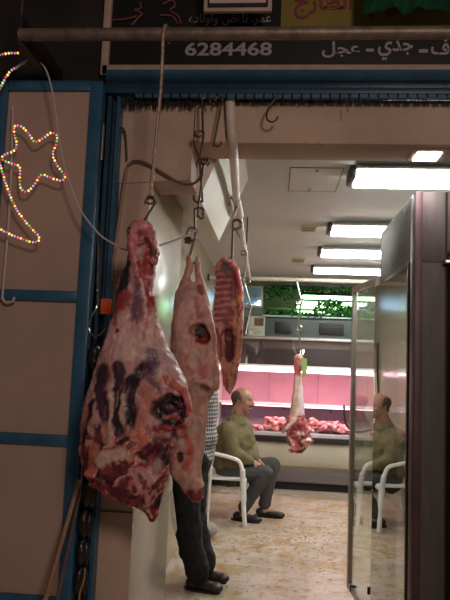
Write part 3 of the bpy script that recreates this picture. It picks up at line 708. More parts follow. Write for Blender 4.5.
pt = [([(190, 300), (187, 292)], 4, (.42, .25, .30), 3, 0, .6), ([(183, 310), (180, 330)], 4, (.66, .42, .34), 4, 0, .6),
 ([(200, 287), (202, 293)], 2.6, (.20, .04, .04), 1.2, .003, .9), ([(197, 300), (198, 308), (200, 318)], 1.8, (.42, .15, .12), 1.5, .008, .8),
 ([(198, 332), (202, 330), (205, 338)], 5.5, (.010, .003, .003), 2, .04, 1), ([(199, 343), (206, 342)], 3.4, (.34, .03, .03), 1.5, .003, .95), ([(200, 346), (204, 348)], 2, (.62, .3, .25), 1, -.002, .8),  # black cavity colour stands for the shade inside the hole
 ([(201, 322), (194, 330), (196, 345)], 1.6, (.66, .40, .32), 1.2, -.003, .8),
 ([(206, 366), (206, 376)], 3.2, (.55, .13, .13), 3, 0, .75), ([(183, 355), (180, 372)], 3, (.50, .2, .15), 2.5, .002, .6), ([(192, 352), (196, 360)], 3, (.68, .48, .36), 2.5, 0, .6),
 ([(213, 330), (216, 345), (219, 362)], 1.6, (.45, .15, .1), 1.3, .004, .8), ([(210, 348), (212, 362)], 1.5, (.70, .48, .36), 1.2, -.002, .7),
 ([(204, 388), (209, 391)], 3, (.10, .06, .03), 2, .01, .8), ([(192, 386), (200, 384)], 2, (.48, .26, .18), 2, .003, .5),
 ([(173, 434), (184, 432), (191, 441), (192, 455), (187, 466)], 3, (.55, .12, .07), 1.6, -.003, .9), ([(181, 453), (182, 459)], 2.4, (.05, .015, .02), 1, .016, .95), ([(176, 445), (174, 460)], 3, (.40, .14, .13), 2, 0, .7),
 ([(170, 455), (172, 470)], 2.5, (.5, .12, .12), 2, 0, .8), ([(180, 470), (184, 476)], 3, (.48, .2, .2), 2, 0, .6),
 ([(192, 492), (198, 497), (204, 490)], 4.2, (.20, .03, .04), 1.5, .004, .95), ([(188, 486), (198, 485), (204, 484)], 1.5, (.62, .3, .28), 1.2, -.001, .7), ([(187, 495), (190, 500)], 2.5, (.35, .05, .06), 1.5, 0, .8)]
random.seed(5)
for k in range(22):
    a = random.uniform(174, 214); b = random.uniform(300, 380)
    pt.append(([(a, b), (a+random.uniform(-3, 3), b+random.uniform(4, 14))], random.uniform(.6, 1.8), random.choice([(.70, .45, .36), (.48, .18, .15), (.52, .25, .2)]), 1.4, random.choice([.001, -.001, 0]), .5))
paint(me, YL, lamb_base, pt, 2.0, .08, .003, 20)
place(me, 'lamb_carcass', at(193, 262, YL), lamb_m, 'skinned pale lamb carcass hanging head down between the beef and the ribs', 'lamb carcass')

# ribs
YR = 3.35
rows = [(257, 223, 230), (260, 219, 234), (265, 215.5, 237), (272, 215, 239.5), (280, 216, 241.5), (290, 215.5, 243), (300, 214, 243.5), (310, 213, 243.8), (320, 213, 244), (330, 214, 243), (340, 215, 241.5), (350, 217, 241), (360, 219, 240.5), (368, 221, 239), (376, 222, 237.5), (384, 223, 236), (391, 226, 232)]
mb = MB(); slab(mb, rows, YR, .45, .04, 3, 28, .75)
mb.chain([W(226, 262, 4, -.02, YR), W(236, 270, 3.5, -.03, YR), W(240, 290, 3.5, -.04, YR), W(241, 315, 3.2, -.04, YR), W(239, 345, 3.5, -.03, YR), W(234, 372, 4.5, -.02, YR)])
mb.chain([W(219, 266, 2.5, -.015, YR), W(217, 274, 2, -.015, YR)])
for k in range(8):
    yy = 274+k*6.3; mb.chain([W(216.5-k*.3, yy+2, 1.5, -.026, YR), W(224, yy+.5, 1.6, -.034, YR), W(232, yy+3-.2*k, 1.4, -.03, YR)])
mb.chain([W(229, 382, 3, 0, YR), W(230, 392, 2.2, 0, YR)])
me = remesh(mb, .0042, 1)
def rib_base(u, w, p):
    if w < 322 and u < 233:
        k = ((w-273-(u-216)*-.1) % 6.3)/6.3
        k += .25*noise.noise(Vector((u*.2, w*.15, 0))); return (.48, .20, .19) if .15 < k < .6 else (.32, .075, .09)
    return flesh(u, w, .1, .10, .03, [(.20, .03, .04), (.40, .08, .08), (.54, .20, .16), (.62, .36, .24), (.50, .15, .12), (.30, .05, .06)], 12.0)
pt = [([(224, 266), (228, 272)], 4.5, (.13, .10, .09), 2, .006, .85), ([(234, 276), (233, 296), (236, 306)], 3, (.20, .03, .04), 1.8, .006, .9),
 ([(236, 268), (241, 285), (242, 300)], 2.6, (.50, .09, .10), 2, 0, .8), ([(236, 303), (240, 300)], 3, (.62, .34, .18), 2, 0, .8), ([(231, 312), (226, 322), (230, 330)], 3, (.30, .06, .07), 2, .003, .85),
 ([(229, 334), (230, 345), (229, 358)], 4, (.07, .010, .015), 1.8, .020, 1), ([(217, 330), (220, 345), (222, 356)], 1.6, (.25, .04, .05), 1.2, .004, .85), ([(238, 330), (238, 360)], 2.5, (.60, .28, .2), 2, 0, .7),
 ([(224, 365), (232, 372)], 4, (.60, .28, .24), 3, 0, .7), ([(220, 262), (216, 270)], 2.5, (.60, .16, .15), 1.5, 0, .8), ([(226, 258)], 3, (.62, .28, .26), 2, 0, .8)]
paint(me, YR, rib_base, pt, 1.0, .12, .003, 26)
place(me, 'lamb_ribs', at(226, 260, YR), meat_m, 'red rack of lamb ribs hanging to the right of the pale carcass', 'ribs')

# rail along the shop and cross rail at the back
RZ = 2.45
ra, rb2, rcx = atz(230, 106, RZ), atz(236.5, 200, RZ), atz(249, 276, RZ)
ra.y = 2.12
d = (rb2-ra).normalized()
mid = rb2
crossY = 6.45
end = Vector((rcx.x, crossY-.02, RZ))
group_thing('meat_rail', (ra.x, 3.2, RZ), [('rail_pipe', MB().tube(crom([at(230, 101, 2.385), at(231.2, 122, 2.385), at(232.6, 140, 2.40), at(233.6, 155, 2.52), at(235, 176, 2.88), mid], 5), .021, 16), whitepaint),
   ('sleeve', MB().tube([mid-Vector((0, .03, 0)), mid+Vector((0, .35, 0))*1], .0255, 16), whitepaint),
   ('rail_pipe', MB().tube([mid+Vector((0, .2, 0)), end], .017, 12), whitepaint),
   ('ceiling_hanger', MB().tube([(mid.x, 4.6, RZ), (mid.x, 4.6, CEIL)], .006, 8), steeld)],
   'pinkish white pipe rail running from the entrance towards the back of the shop', 'meat rail')
xr_ = atz(450, 285, RZ).x
group_thing('cross_rail', (.2, crossY, RZ), [('rail_pipe', MB().tube([(LW+.002, crossY, RZ-.01), (RW-.002, crossY, RZ-.01)], .021, 14), whitepaint),
   ('ceiling_hanger', MB().tube([(1.5, crossY, RZ), (1.5, crossY, CEIL)], .008, 8), steeld), ('wall_flange', MB().tube([(LW, crossY, RZ-.01), (LW+.02, crossY, RZ-.01)], .04, 16), steeld)],
   'pinkish white pipe rail spanning the room in front of the display case', 'meat rail')
s_hook((at(233, 206, YR).x-.0, YR, RZ+.0), at(236, 224, YR), .0075, .03, 'big steel hook over the rail pipe directly above the lamb ribs', flip=-1)
s_hook(at(237, 222, YR)+Vector((0, 0, -.01)), at(228, 262, YR), .0065, .022, 'lower hook of the pair, stuck into the top of the lamb ribs', m=rust)
# a hanging chain of rings right of the ribs
for k, (a, b, c, d_) in enumerate(((239.5, 232, 244, 252), (244, 254, 247, 280), (247, 282, 248, 306), (248, 308, 249, 332))):
    s_hook(at(a, b, 4.2), at(c, d_, 4.2), .005, .022, ['topmost', 'second', 'third', 'lowest'][k]+' steel hook in the chain of spare hooks hanging behind the ribs', 'spare hooks behind the ribs', flip=(-1)**k, tilt=.5)
# hooks for the shank in the middle
Yk = crossY
s_hook((at(299, 280, Yk).x, Yk, RZ-.01), at(299, 302, Yk), .008, .03, 'upper hook on the cross rail above the hanging shank', flip=1)
s_hook(at(299, 302, Yk), at(299, 328, Yk), .008, .024, 'middle hook of three above the hanging shank', flip=-1)
s_hook(at(300, 328, Yk), at(300, 356, Yk), .008, .022, 'lowest hook of three, passing through the hanging shank', flip=1)
tag(MB().tube(crom([at(293, 348, Yk-.02), at(297, 355, Yk-.02), at(299, 360, Yk)], 4), .004, 6).build('skewer', chrome), 'short bright skewer stuck in the top of the hanging shank', 'skewer')
YS = 6.42
rows = [(354, 296, 301), (358, 294, 303), (366, 293.5, 302.5), (372, 294.5, 301.5), (378, 294, 301), (384, 293.5, 302), (392, 292.5, 303), (402, 291.5, 304), (412, 289.5, 304.5), (420, 289, 306), (426, 287, 308), (432, 286, 310.5), (438, 286.5, 311.5), (444, 288, 310), (449, 291, 307), (453, 296, 302)]
mb = MB(); slab(mb, rows, YS, .7, .1, 2, 24, .8)
mb.chain([W(291, 418, 3, -.03, YS), W(286, 427, 2.5, -.03, YS), W(283.5, 431, 1.8, -.03, YS)])
mb.chain([W(300, 425, 4, -.07, YS), W(304, 434, 4, -.07, YS)])
mb.chain([W(292, 440, 3.5, -.06, YS), W(297, 446, 3.5, -.05, YS)])
mb.chain([W(308, 438, 2.5, -.02, YS), W(312, 441, 1.5, -.02, YS)])
for k in range(16):
    a = random.uniform(290, 307); b = random.uniform(418, 448); mb.chain([W(a, b, 1.6, -.085, YS), W(a+random.uniform(-5, 5), b+random.uniform(-1, 5), 1.8, -.07, YS)])
me = remesh(mb, .0075, 1)
pt = [([(297, 360), (298, 372)], 3.5, (.36, .05, .05), 2, 0, .9), ([(301, 385), (302, 410)], 3.2, (.60, .50, .55), 1.8, 0, .8), ([(295, 385), (294, 412)], 2.6, (.56, .34, .26), 2, 0, .8),
 ([(297, 410), (294, 418), (286, 428)], 2, (.66, .48, .42), 1.2, -.006, .9), ([(299, 424), (304, 436)], 4, (.26, .03, .04), 1.5, .005, .95), ([(292, 434), (297, 446)], 3.5, (.34, .05, .06), 1.5, 0, .9),
 ([(298, 432), (303, 433)], 1.6, (.75, .58, .55), .8, -.004, .9), ([(302, 440), (309, 438)], 1.2, (.75, .58, .55), .8, -.004, .9), ([(289, 436), (293, 444)], 1.2, (.72, .5, .46), .8, -.004, .9), ([(304, 442), (308, 446)], 2, (.62, .3, .28), 1, 0, .8), ([(294, 424), (290, 434)], 2, (.24, .03, .04), 1.2, .005, .9)]
paint(me, YS, lambda u, w, p: (.56, .36, .30) if w < 415 else flesh(u, w, .5, .15, .2, [(.10, .012, .02), (.26, .03, .04), (.42, .08, .08), (.6, .34, .3), (.2, .03, .03)], 3.0), pt, 1.2, .2, .008, 14)
place(me, 'meat_shank', at(298, 356, YS), meat_m, 'small shank of meat hanging in the middle before the pink display case', 'meat')
b = MB().prism([(at(301, 362, YS-.05).x, at(301, 357, YS-.05).z), (at(307, 358, YS-.05).x, at(307, 359, YS-.05).z), (at(307, 374, YS-.05).x, at(307, 374, YS-.05).z), (at(302, 378, YS-.05).x, at(302, 378, YS-.05).z)], 1, YS-.055, YS-.045)
tag(b.build('green_tag', mat('green_plastic_tag', S((128,150,84)), .5)), 'small green plastic tag beside the top of the hanging shank', 'tag')

# ------------------------------------------------------------------ ceiling fixtures
tube_m = mat('lit_tube', (1, 1, 1), .3, emit=25, ecol=(.95, 1, .98))
white_m = mat('white_enamel_reflector', S((235,235,230)), .4)
labs = ['nearest twin tube ceiling light, largest, partly behind the steel fridge', 'second twin tube ceiling light counting from the entrance', 'third twin tube ceiling light counting from the entrance', 'farthest twin tube ceiling light, just before the mirror']
for i, (yc, ln) in enumerate(((3.42, 1.25), (4.80, 1.25), (5.80, 1.25), (6.9, 1.25))):
    x0 = .41; x1 = x0+ln
    hs = MB().prism([(yc-.17, 2.632), (yc-.10, CEIL-.001), (yc+.10, CEIL-.001), (yc+.17, 2.632), (yc+.165, 2.626), (yc+.06, 2.650), (yc-.06, 2.650), (yc-.165, 2.626)], 0, x0+.02, x1-.02)
    tb = []
    parts = [('reflector', hs, white_m)]
    for s in (-1, 1):
        parts.append(('light_tube', MB().tube([(x0+.03, yc+s*.095, 2.612), (x1-.03, yc+s*.095, 2.612)], .019, 12), tube_m))
    parts.append(('end_cap', MB().box((x0-.012, yc-.10, 2.60), (x0+.02, yc+.10, CEIL-.002), .004), darkgrey))
    parts.append(('end_cap', MB().box((x1-.02, yc-.10, 2.60), (x1+.012, yc+.10, CEIL-.002), .004), darkgrey))
    group_thing('ceiling_light', ((x0+x1)/2, yc, CEIL), parts, labs[i], 'ceiling light', 'twin tube ceiling lights')
    ld = bpy.data.lights.new('tube_glow', 'AREA'); ld.shape = 'RECTANGLE'; ld.size = ln-.1; ld.size_y = .18; ld.energy = 13; ld.color = (.97, 1, .95)
    lo = bpy.data.objects.new('tube_glow', ld); C.objects.link(lo); lo.location = ((x0+x1)/2, yc, 2.585)
# recessed square spot in the lintel soffit
sp = atz(428, 153, 2.45)
group_thing('spot_light', (sp.x, 2.525, 2.45), [('housing', MB().box((sp.x-.075, 2.455, 2.443), (sp.x+.075, 2.595, 2.452), .003), frame_m), ('lamp', MB().box((sp.x-.05, 2.475, 2.436), (sp.x+.05, 2.575, 2.4445), .003), mat('lit_spot', (1, 1, 1), .3, emit=14, ecol=(1, .88, .92)))],
   'small square spotlight recessed under the lintel at the upper right', 'spotlight')
ld = bpy.data.lights.new('spot_glow', 'AREA'); ld.size = .1; ld.energy = 1.5; ld.color = (1, .86, .84); lo = bpy.data.objects.new('spot_glow', ld); C.objects.link(lo); lo.location = (sp.x, 2.525, 2.43)
# hatch and vents
hx0, hx1, hy0, hy1 = .061, .37, 3.38, 3.86
line = mat('hatch_gap', S((130,112,88)), .8)
hb = MB(); t = .006
hb.box((hx0, hy0, CEIL-.004), (hx1, hy0+t, CEIL)).box((hx0, hy1-t, CEIL-.004), (hx1, hy1, CEIL)).box((hx0, hy0+t, CEIL-.004), (hx0+t, hy1-t, CEIL)).box((hx1-t, hy0+t, CEIL-.004), (hx1, hy1-t, CEIL))
group_thing('ceiling_hatch', ((hx0+hx1)/2, (hy0+hy1)/2, CEIL), [('seam', hb, line), ('cover', MB().box((hx0+t, hy0+t, CEIL-.003), (hx1-t, hy1-t, CEIL)), ceilm),
   ('screw', MB().ball((.22, 3.43, CEIL-.006), (.011, .011, .008)), mat('brass_screw', S((190,150,90)), .4, .5)), ('screw', MB().ball((.2, 3.81, CEIL-.006), (.011, .011, .008)), MATS['brass_screw'])],
   'square access hatch outlined in the ceiling near the entrance', 'hatch')
for (a, b, lab) in (((.19, 4.86), (.33, 5.05), 'nearer small rectangular vent in the ceiling'), ((.165, 6.40), (.315, 6.64), 'farther small rectangular vent in the ceiling')):
    fr_ = MB().box((a[0], a[1], CEIL-.008), (b[0], b[1], CEIL), .002); sl = MB()
    for k in range(5):
        q = a[1]+.02+(b[1]-a[1]-.04)*k/4; sl.box((a[0]+.015, q-.006, CEIL-.012), (b[0]-.015, q+.006, CEIL-.007))
    group_thing('ceiling_vent', ((a[0]+b[0])/2, (a[1]+b[1])/2, CEIL), [('frame', fr_, mat('yellowed_plastic', S((200,188,140)), .5)), ('slats', sl, mat('vent_slat', S((140,130,95)), .5))], lab, 'vent')

# ------------------------------------------------------------------ back wall mirror, ledge, vines
mx0, mx1, mz0, mz1 = -.15, 2.45, 2.20, 2.60
mirror_m = mat('mirror_glass', S((112,156,112)), .02, 1.0)
group_thing('wall_mirror', ((mx0+mx1)/2, BW-.02, mz0), [('mirror_pane', MB().box((mx0, BW-.026, mz0), (mx1, BW-.014, mz1), 0, Matrix.Rotation(R(.33), 3, 'X')), mirror_m),
   ('ledge', MB().box((mx0-.02, BW-.12, mz0-.03), (mx1, BW-.002, mz0-.008), .003), mat('pale_glass_ledge', S((190,215,205)), .2))],
   'long mirror high on the back wall reflecting the ceiling tubes', 'mirror')
group_thing('small_mirror', (-.33, BW-.03, 2.33), [('frame', MB().box((-.50, BW-.034, 2.30), (-.17, BW-.002, 2.60), .006), mat('pale_frame', S((200,205,190)), .4)), ('mirror_pane', MB().box((-.47, BW-.066, 2.33), (-.20, BW-.058, 2.57), 0, Matrix.Rotation(R(8.5), 3, 'Z')), mat('bluish_mirror', S((150,195,225)), .05, 1.0))],
   'small pale framed square mirror with blue reflections left of the long mirror', 'mirror')
pc = (-.28, BW-.02, 2.0)
group_thing('meat_poster', (-.27, BW-.01, 1.92), [('sheet', MB().box((-.36, BW-.066, 1.90), (-.13, BW-.052, 2.17)), mat('pale_poster_paper', S((196,196,176)), .7)), ('printed_picture', MB().box((-.28, BW-.069, 2.04), (-.15, BW-.065, 2.15)), mat('brown_print', S((120,80,62)), .6, var=.7, scale=30)),
   ('printed_lines', MB().box((-.34, BW-.069, 1.93), (-.19, BW-.065, 1.938)).box((-.34, BW-.069, 1.96), (-.17, BW-.065, 1.966)).box((-.34, BW-.069, 1.99), (-.23, BW-.065, 1.996)), mat('grey_print', S((120,118,110)), .6))],
   'pale poster sheet with a small brown picture on the back wall', 'poster')
# dark equipment panels above the case
struct(MB().box((LW, BW-.05, 1.75), (RW, BW, 2.16)).build('trim_8', mat('dark_green_fascia', S((64,76,66)), .4, var=.2, scale=4)))
for (x0, x1, lab) in ((.02, .24, 'left dark rectangular vent box under the mirror ledge'), (.62, .95, 'right dark rectangular vent box under the mirror ledge')):
    group_thing('vent_box', ((x0+x1)/2, BW-.08, 1.95), [('box', MB().box((x0, BW-.09, 1.95), (x1, BW-.05, 2.11), .004), darkgrey), ('grille', MB().box((x0+.03, BW-.095, 1.99), (x1-.03, BW-.088, 2.0)).box((x0+.03, BW-.095, 2.03), (x1-.03, BW-.088, 2.04)).box((x0+.03, BW-.095, 2.07), (x1-.03, BW-.088, 2.08)), black)], lab, 'vent box')
# plastic vines
leaf_m = [mat('plastic_leaf_a', S((62,132,48)), .5, var=.4, scale=12), mat('plastic_leaf_b', S((40,96,44)), .5, var=.4, scale=12)]
def vine(name, x0, x1, zf, spread, n, label, seed, drop=.05):
    random.seed(seed); bm = bmesh.new()
    for i in range(n):
        u = random.random(); x = x0+(x1-x0)*u; z = zf(u)+random.gauss(0, spread)-abs(random.gauss(0, drop)); y = BW-.075-random.random()*.07
        if z > CEIL-.03: z = CEIL-.03-random.random()*.02
        s = random.uniform(.018, .036); rot = Matrix.Rotation(random.uniform(0, 6.28), 3, 'Y') @ Matrix.Rotation(random.uniform(-.9, .9), 3, 'X') @ Matrix.Rotation(random.uniform(-.8, .8), 3, 'Z')
        pp_ = [(0, 0, -1), (.5, -.1, -.3), (.42, -.12, .4), (0, 0, 1), (-.42, -.12, .4), (-.5, -.1, -.3)]
        vs = [bm.verts.new(Vector((x, y, z))+rot @ (Vector(p)*s)) for p in pp_]
        bm.faces.new((vs[0], vs[1], vs[2], vs[3])).material_index = i % 2; bm.faces.new((vs[0], vs[3], vs[4], vs[5])).material_index = i % 2
    me = bpy.data.meshes.new(name); bm.to_mesh(me); bm.free()
    root = empty(name, (x0, BW-.08, zf(0)))
    st = MB().tube([Vector((x0+(x1-x0)*k/30, BW-.08, zf(k/30)+.01*math.sin(k)))-root.location for k in range(31)], .004, 6).build('stem', leaf_m[1], root)
    me.transform(Matrix.Translation(-root.location)); o = mesh_obj('leaves', me, leaf_m[0], root); me.materials.append(leaf_m[1]); o['kind'] = 'stuff'
    tag(root, label, 'artificial vine')
vine('plastic_vine', -.12, 2.4, lambda u: 2.60, .012, 260, 'garland of green plastic leaves along the top edge of the long mirror', 11, .02)
vine('plastic_vine', -.12, .26, lambda u: 2.56-.03*u, .03, 90, 'bushy clump of green plastic leaves at the left end of the long mirror', 12, .03)
vine('plastic_vine', .55, 1.6, lambda u: 2.33+.06*math.sin(u*7), .04, 230, 'large hanging mass of green plastic leaves over the right of the mirror', 13, .05)
vine('plastic_vine', -.10, 2.3, lambda u: 2.24+.02*math.sin(u*20), .018, 260, 'low garland of green plastic leaves along the mirror ledge', 14, .01)

# ------------------------------------------------------------------ display case
CF, CB = 7.5, 8.3
def cz(py, Y=7.5, px=300): return at(px, py, Y).z
cx0, cx1 = LW+.03, 2.5
pinkl = mat('lit_pink_tube', (1, 1, 1), .3, emit=12, ecol=(1, .62, .74))
zs = cz(405, CF+.3)
parts = []
parts.append(('plinth', MB().box((cx0+.03, CF+.10, .0), (cx1-.03, CB, .10)), black))
parts.append(('kick_plate', MB().box((cx0+.02, CF+.05, .10), (cx1-.02, CF+.10, .24), .004), mat('grey_kick_plate', S((120,112,112)), .4, .3)))
parts.append(('front_panel', MB().prism([(CF+.02, .30), (CF-.02, .36), (CF-.05, .56), (CF-.03, .60), (CB, .60), (CB, .24), (CF+.09, .24), (CF+.09, .30)], 0, cx0, cx1), cream))
parts.append(('bumper', MB().box((cx0, CF-.09, .59), (cx1, CF+.05, .665), .012), mat('dark_bumper', S((44,34,38)), .35)))
parts.append(('tray_edge', MB().box((cx0, CF-.092, .662), (cx1, CF-.055, .708), .004), mat('pale_steel_edge', S((205,200,205)), .3, .2)))
parts.append(('deck', MB().prism([(CF-.06, .655), (CF-.06, .685), (CB-.05, .80), (CB-.05, .655)], 0, cx0, cx1), mat('deck_steel', S((170,160,160)), .3, .6)))
parts.append(('lower_liner', MB().box((cx0+.03, CB-.055, .79), (cx1-.03, CB-.04, zs-.02)), mat('grey_purple_liner', S((112,92,104)), .4, var=.2, scale=3)))
for k in range(1, 5): parts.append(('liner_seam', MB().box((cx0+k*.66, CB-.044, zs), (cx0+k*.66+.008, CB-.04, 1.5)), mat('seam_grey', S((150,110,120)), .5)))
parts.append(('back_liner', MB().box((cx0, CB-.04, .655), (cx1, CB+.02, 1.86)), pink_back))
for x in (cx0-.0, cx1-.03):
    parts.append(('end_panel', MB().prism([(CF-.06, .665), (CF+.1, 1.50), (CF+.12, 1.85), (CB, 1.85), (CB, .655)], 0, x, x+.03), cream))
parts.append(('top_cover', MB().box((cx0, CF+.16, 1.845), (cx1, CB+.05, 1.875), .003), mat('dull_case_top', S((110,104,104)), .4)))
parts.append(('top_front_rail', MB().box((cx0, CF+.05, 1.828), (cx1, CF+.16, 1.858), .004), bone))
parts.append(('canopy_glass', MB().prism([(CF+.07, 1.50), (CF+.065, 1.502), (CF+.085, 1.828), (CF+.09, 1.828)], 0, cx0+.03, cx1-.03), glass_mat('smoked_canopy_glass', (.50, .42, .42), 1.5, 1.6, .10, film=(S((110, 96, 98)), .30))))
parts.append(('lamp_housing', MB().prism([(CF+.06, 1.49), (CF+.06, 1.515), (CF+.26, 1.515), (CF+.26, 1.43), (CF+.22, 1.43), (CF+.22, 1.49)], 0, cx0+.03, cx1-.03), whitep))
parts.append(('divider_shelf', MB().box((cx0+.03, CF+.08, 1.513), (cx1-.03, CB-.04, 1.53)), mat('dusky_liner', S((120,104,106)), .4)))
parts.append(('light_tube', MB().tube([(cx0+.06, CF+.17, 1.445), (cx1-.06, CF+.17, 1.445)], .020, 10), pinkl))
parts.append(('glass_shelf', MB().box((cx0+.03, CF+.30, zs-.012), (cx1-.03, CB-.04, zs+.0), .002), mat('shelf_liner', S((205,190,194)), .3)))
parts.append(('shelf_front_edge', MB().box((cx0+.03, CF+.285, zs-.014), (cx1-.03, CF+.30, zs+.014), .003), white_m))
for k in range(5):
    x = cx0+.25+k*.62
    parts.append(('shelf_bracket', MB().prism([(CB-.04, zs-.012), (CF+.34, zs-.014), (CF+.36, zs-.03), (CB-.04, zs-.12)], 0, x, x+.012), chrome))
parts.append(('light_tube', MB().tube([(cx0+.06, CF+.36, zs-.03), (cx1-.06, CF+.36, zs-.03)], .008, 10), mat('dim_pink_tube', (1, 1, 1), .3, emit=3, ecol=(1, .6, .7))))
group_thing('display_case', (.9, 7.9, 0), parts, 'long cream open refrigerated display case glowing pink along the back wall', 'display case')
for (z, yy, e) in ((1.415, CF+.17, 12), (zs-.05, CF+.45, 4)):
    ld = bpy.data.lights.new('case_glow', 'AREA'); ld.shape = 'RECTANGLE'; ld.size = 2.9; ld.size_y = .05; ld.energy = e; ld.color = (1, .55, .66)
    lo = bpy.data.objects.new('case_glow', ld); C.objects.link(lo); lo.location = ((cx0+cx1)/2, yy, z); lo.rotation_euler = (R(18), 0, 0)
# meat on the deck
proto = []
for k in range(5):
    random.seed(40+k); mb = MB()
    for j in range(5):
        a = Vector((random.uniform(-.05, .05), random.uniform(-.04, .04), random.uniform(.02, .05)))
        mb.cap(a, random.uniform(.02, .032), a+Vector((random.uniform(-.05, .05), random.uniform(-.03, .03), random.uniform(-.01, .03))), random.uniform(.015, .028), 8)
    me = remesh(mb, .006, 2)
    zmin = min(v.co.z for v in me.vertices); me.transform(Matrix.Translation((0, 0, -zmin)))
    ca = me.color_attributes.new('Col', 'FLOAT_COLOR', 'POINT'); arr = []
    for v in me.vertices:
        n_ = noise.noise(v.co*28+Vector((k*9, 0, 0))); t = max(0, min(1, .5+n_*2.6))
        c = Vector((.62, .13, .17)).lerp(Vector((.80, .46, .44)) if k != 3 else Vector((.82, .55, .36)), t); arr += [c.x, c.y, c.z, 1]
    ca.data.foreach_set('color', arr); me.materials.append(meat_m); me.name = 'meat_cut'; proto.append(me)
spots = []
random.seed(9)
def deckz(y): return .685+(.80-.685)*(y-(CF-.06))/(CB-.05-(CF-.06))
for (pxa, pxb, n, lab, grp) in ((256, 288, 8, 'raw pink meat cut in the left heap on the case deck, beside the seated man', 'left heap of meat cuts'),
                            (306, 352, 11, 'raw pink meat cut in the right heap on the case deck, beyond the hanging shank', 'right heap of meat cuts'),
                            (372, 412, 6, 'raw meat cut on the case deck seen through the fridge glass', 'meat cuts seen through the glass')):
    xa, xb = at(pxa, 428, 7.55).x, at(pxb, 428, 7.55).x
    for i in range(n):
        lay = i >= n*2//3
        x = xa+(xb-xa)*((i % (n*2//3))+.5+random.uniform(-.2, .2))/(n*2//3) if not lay else xa+(xb-xa)*random.uniform(.2, .85)
        yv = CF+.06+(i % 2)*.16+random.uniform(-.015, .015)
        o = bpy.data.objects.new('meat_cut', proto[random.randrange(5)]); C.objects.link(o)
        s = random.uniform(1.25, 1.6); o.scale = (s, s, s*.72); o.rotation_euler = (0, 0, random.uniform(0, 6))
        o.location = (x, yv, deckz(yv)+.004+(.05 if lay else 0)); tag(o, lab, 'meat', grp)
# scale with curved dark arm
bk = MB().tube(crom([at(344, 405, 7.38), at(344.5, 415, 7.38), at(346, 424, 7.38), at(351, 430, 7.38), at(360, 432, 7.38), at(372, 430, 7.38)], 6), .012, 8)
tag(bk.build('curved_tool', black), 'black upright curved metal arm on the front edge of the display case', 'tool')

# ------------------------------------------------------------------ steel refrigerator on the right
fx, fy0, fy1, ft = .608, 2.66, 3.54, 2.33
glass_r = glass_mat('door_glass', (.86, .90, .88), 1.5, 1.15, .03)
glass_i = glass_mat('inner_pane_glass', (.55, .60, .60), 1.55, 1.6, .12)
parts = []
body = MB()
fxr = 1.55
body.box((fx, fy0, ft-.32), (fxr, fy1, ft), .006)                       # head box
body.box((fx, fy0, .06), (fxr, fy1, .15), .006)                        # machine box
body.box((fx, fy0, .15), (fxr, fy0+.13, ft-.32))                      # front wall
body.box((fx, fy1-.09, .15), (fx+.09, fy1, ft-.32)); body.box((fxr-.09, fy1-.09, .15), (fxr, fy1, ft-.32))                      # rear wall
body.box((fxr-.05, fy0+.13, .15), (fxr, fy1-.09, ft-.32))
parts.append(('cabinet_body', body, steel))
for (a, b) in ((fx+.06, fy0+.06), (fx+.06, fy1-.06), (fxr-.06, fy0+.06), (fxr-.06, fy1-.06)):
    parts.append(('foot', MB().tube([(a, b, 0), (a, b, .065)], .022, 12), black))
parts.append(('corner_trim', MB().box((fx-.006, fy0-.004, .13), (fx+.004, fy0+.075, ft-.004), .002), purple))
parts.append(('corner_trim', MB().box((fx-.004, fy0-.008, .13), (fx+.028, fy0+.001, ft-.004), .002), purple))
parts.append(('front_seam', MB().box((.735, fy0-.004, .13), (.742, fy0+.001, ft-.004)), black))
parts.append(('front_door', MB().box((.745, fy0-.05, .14), (1.50, fy0-.002, 2.06), .006), steeld, [('handle', MB().tube([(.80, fy0-.08, 1.2), (.80, fy0-.08, 1.55)], .01, 10).tube([(.80, fy0-.08, 1.22), (.80, fy0-.05, 1.22)], .008, 8).tube([(.80, fy0-.08, 1.53), (.80, fy0-.05, 1.53)], .008, 8), chrome),
       ('door_pane', MB().box((.80, fy0-.054, .3), (1.44, fy0-.049, 1.92)), glass_mat('dark_pane', (.3, .34, .33), 1.5, 1.2, .1, film=(S((70, 74, 72)), .5)))]))
parts.append(('hinge_bracket', MB().box((.722, fy0-.045, 2.0), (.775, fy0-.001, 2.02), .002).tube([(.75, fy0-.03, 2.0), (.75, fy0-.03, 2.035)], .01, 10), chrome))
parts.append(('opening_frame', MB().box((fx-.01, fy0+.10, ft-.335), (fx+.012, fy1-.06, ft-.305), .003).box((fx-.01, fy0+.10, .14), (fx+.012, fy1-.06, .17), .003).box((fx-.01, fy0+.095, .14), (fx+.012, fy0+.125, ft-.305), .003).box((fx-.01, fy1-.10, .14), (fx+.012, fy1-.06, ft-.305), .003), steeld))
ip = MB().box((-.0025, 0, .16), (.0025, fy1-.08-fy0-.13, ft-.33)); bmesh.ops.transform(ip.bm, matrix=Matrix.Translation((fx+.004, fy0+.13, 0)) @ Matrix.Rotation(R(3.7), 4, 'Z'), verts=ip.bm.verts)
parts.append(('inner_pane', ip, glass_i))
for z in (.45, .80, 1.15, 1.5, 1.8):
    w = MB()
    for k in range(9): w.tube([(fx+.05, fy0+.15+k*.06, z), (fxr-.07, fy0+.15+k*.06, z)], .003, 6)
    w.tube([(fx+.05, fy0+.13, z), (fx+.05, fy1-.09, z)], .005, 6)
    parts.append(('wire_shelf', w, chrome))
fridge = group_thing('refrigerator', (1.0, 3.1, 0), parts, 'tall brushed steel upright refrigerator at the right of the entrance', 'refrigerator')
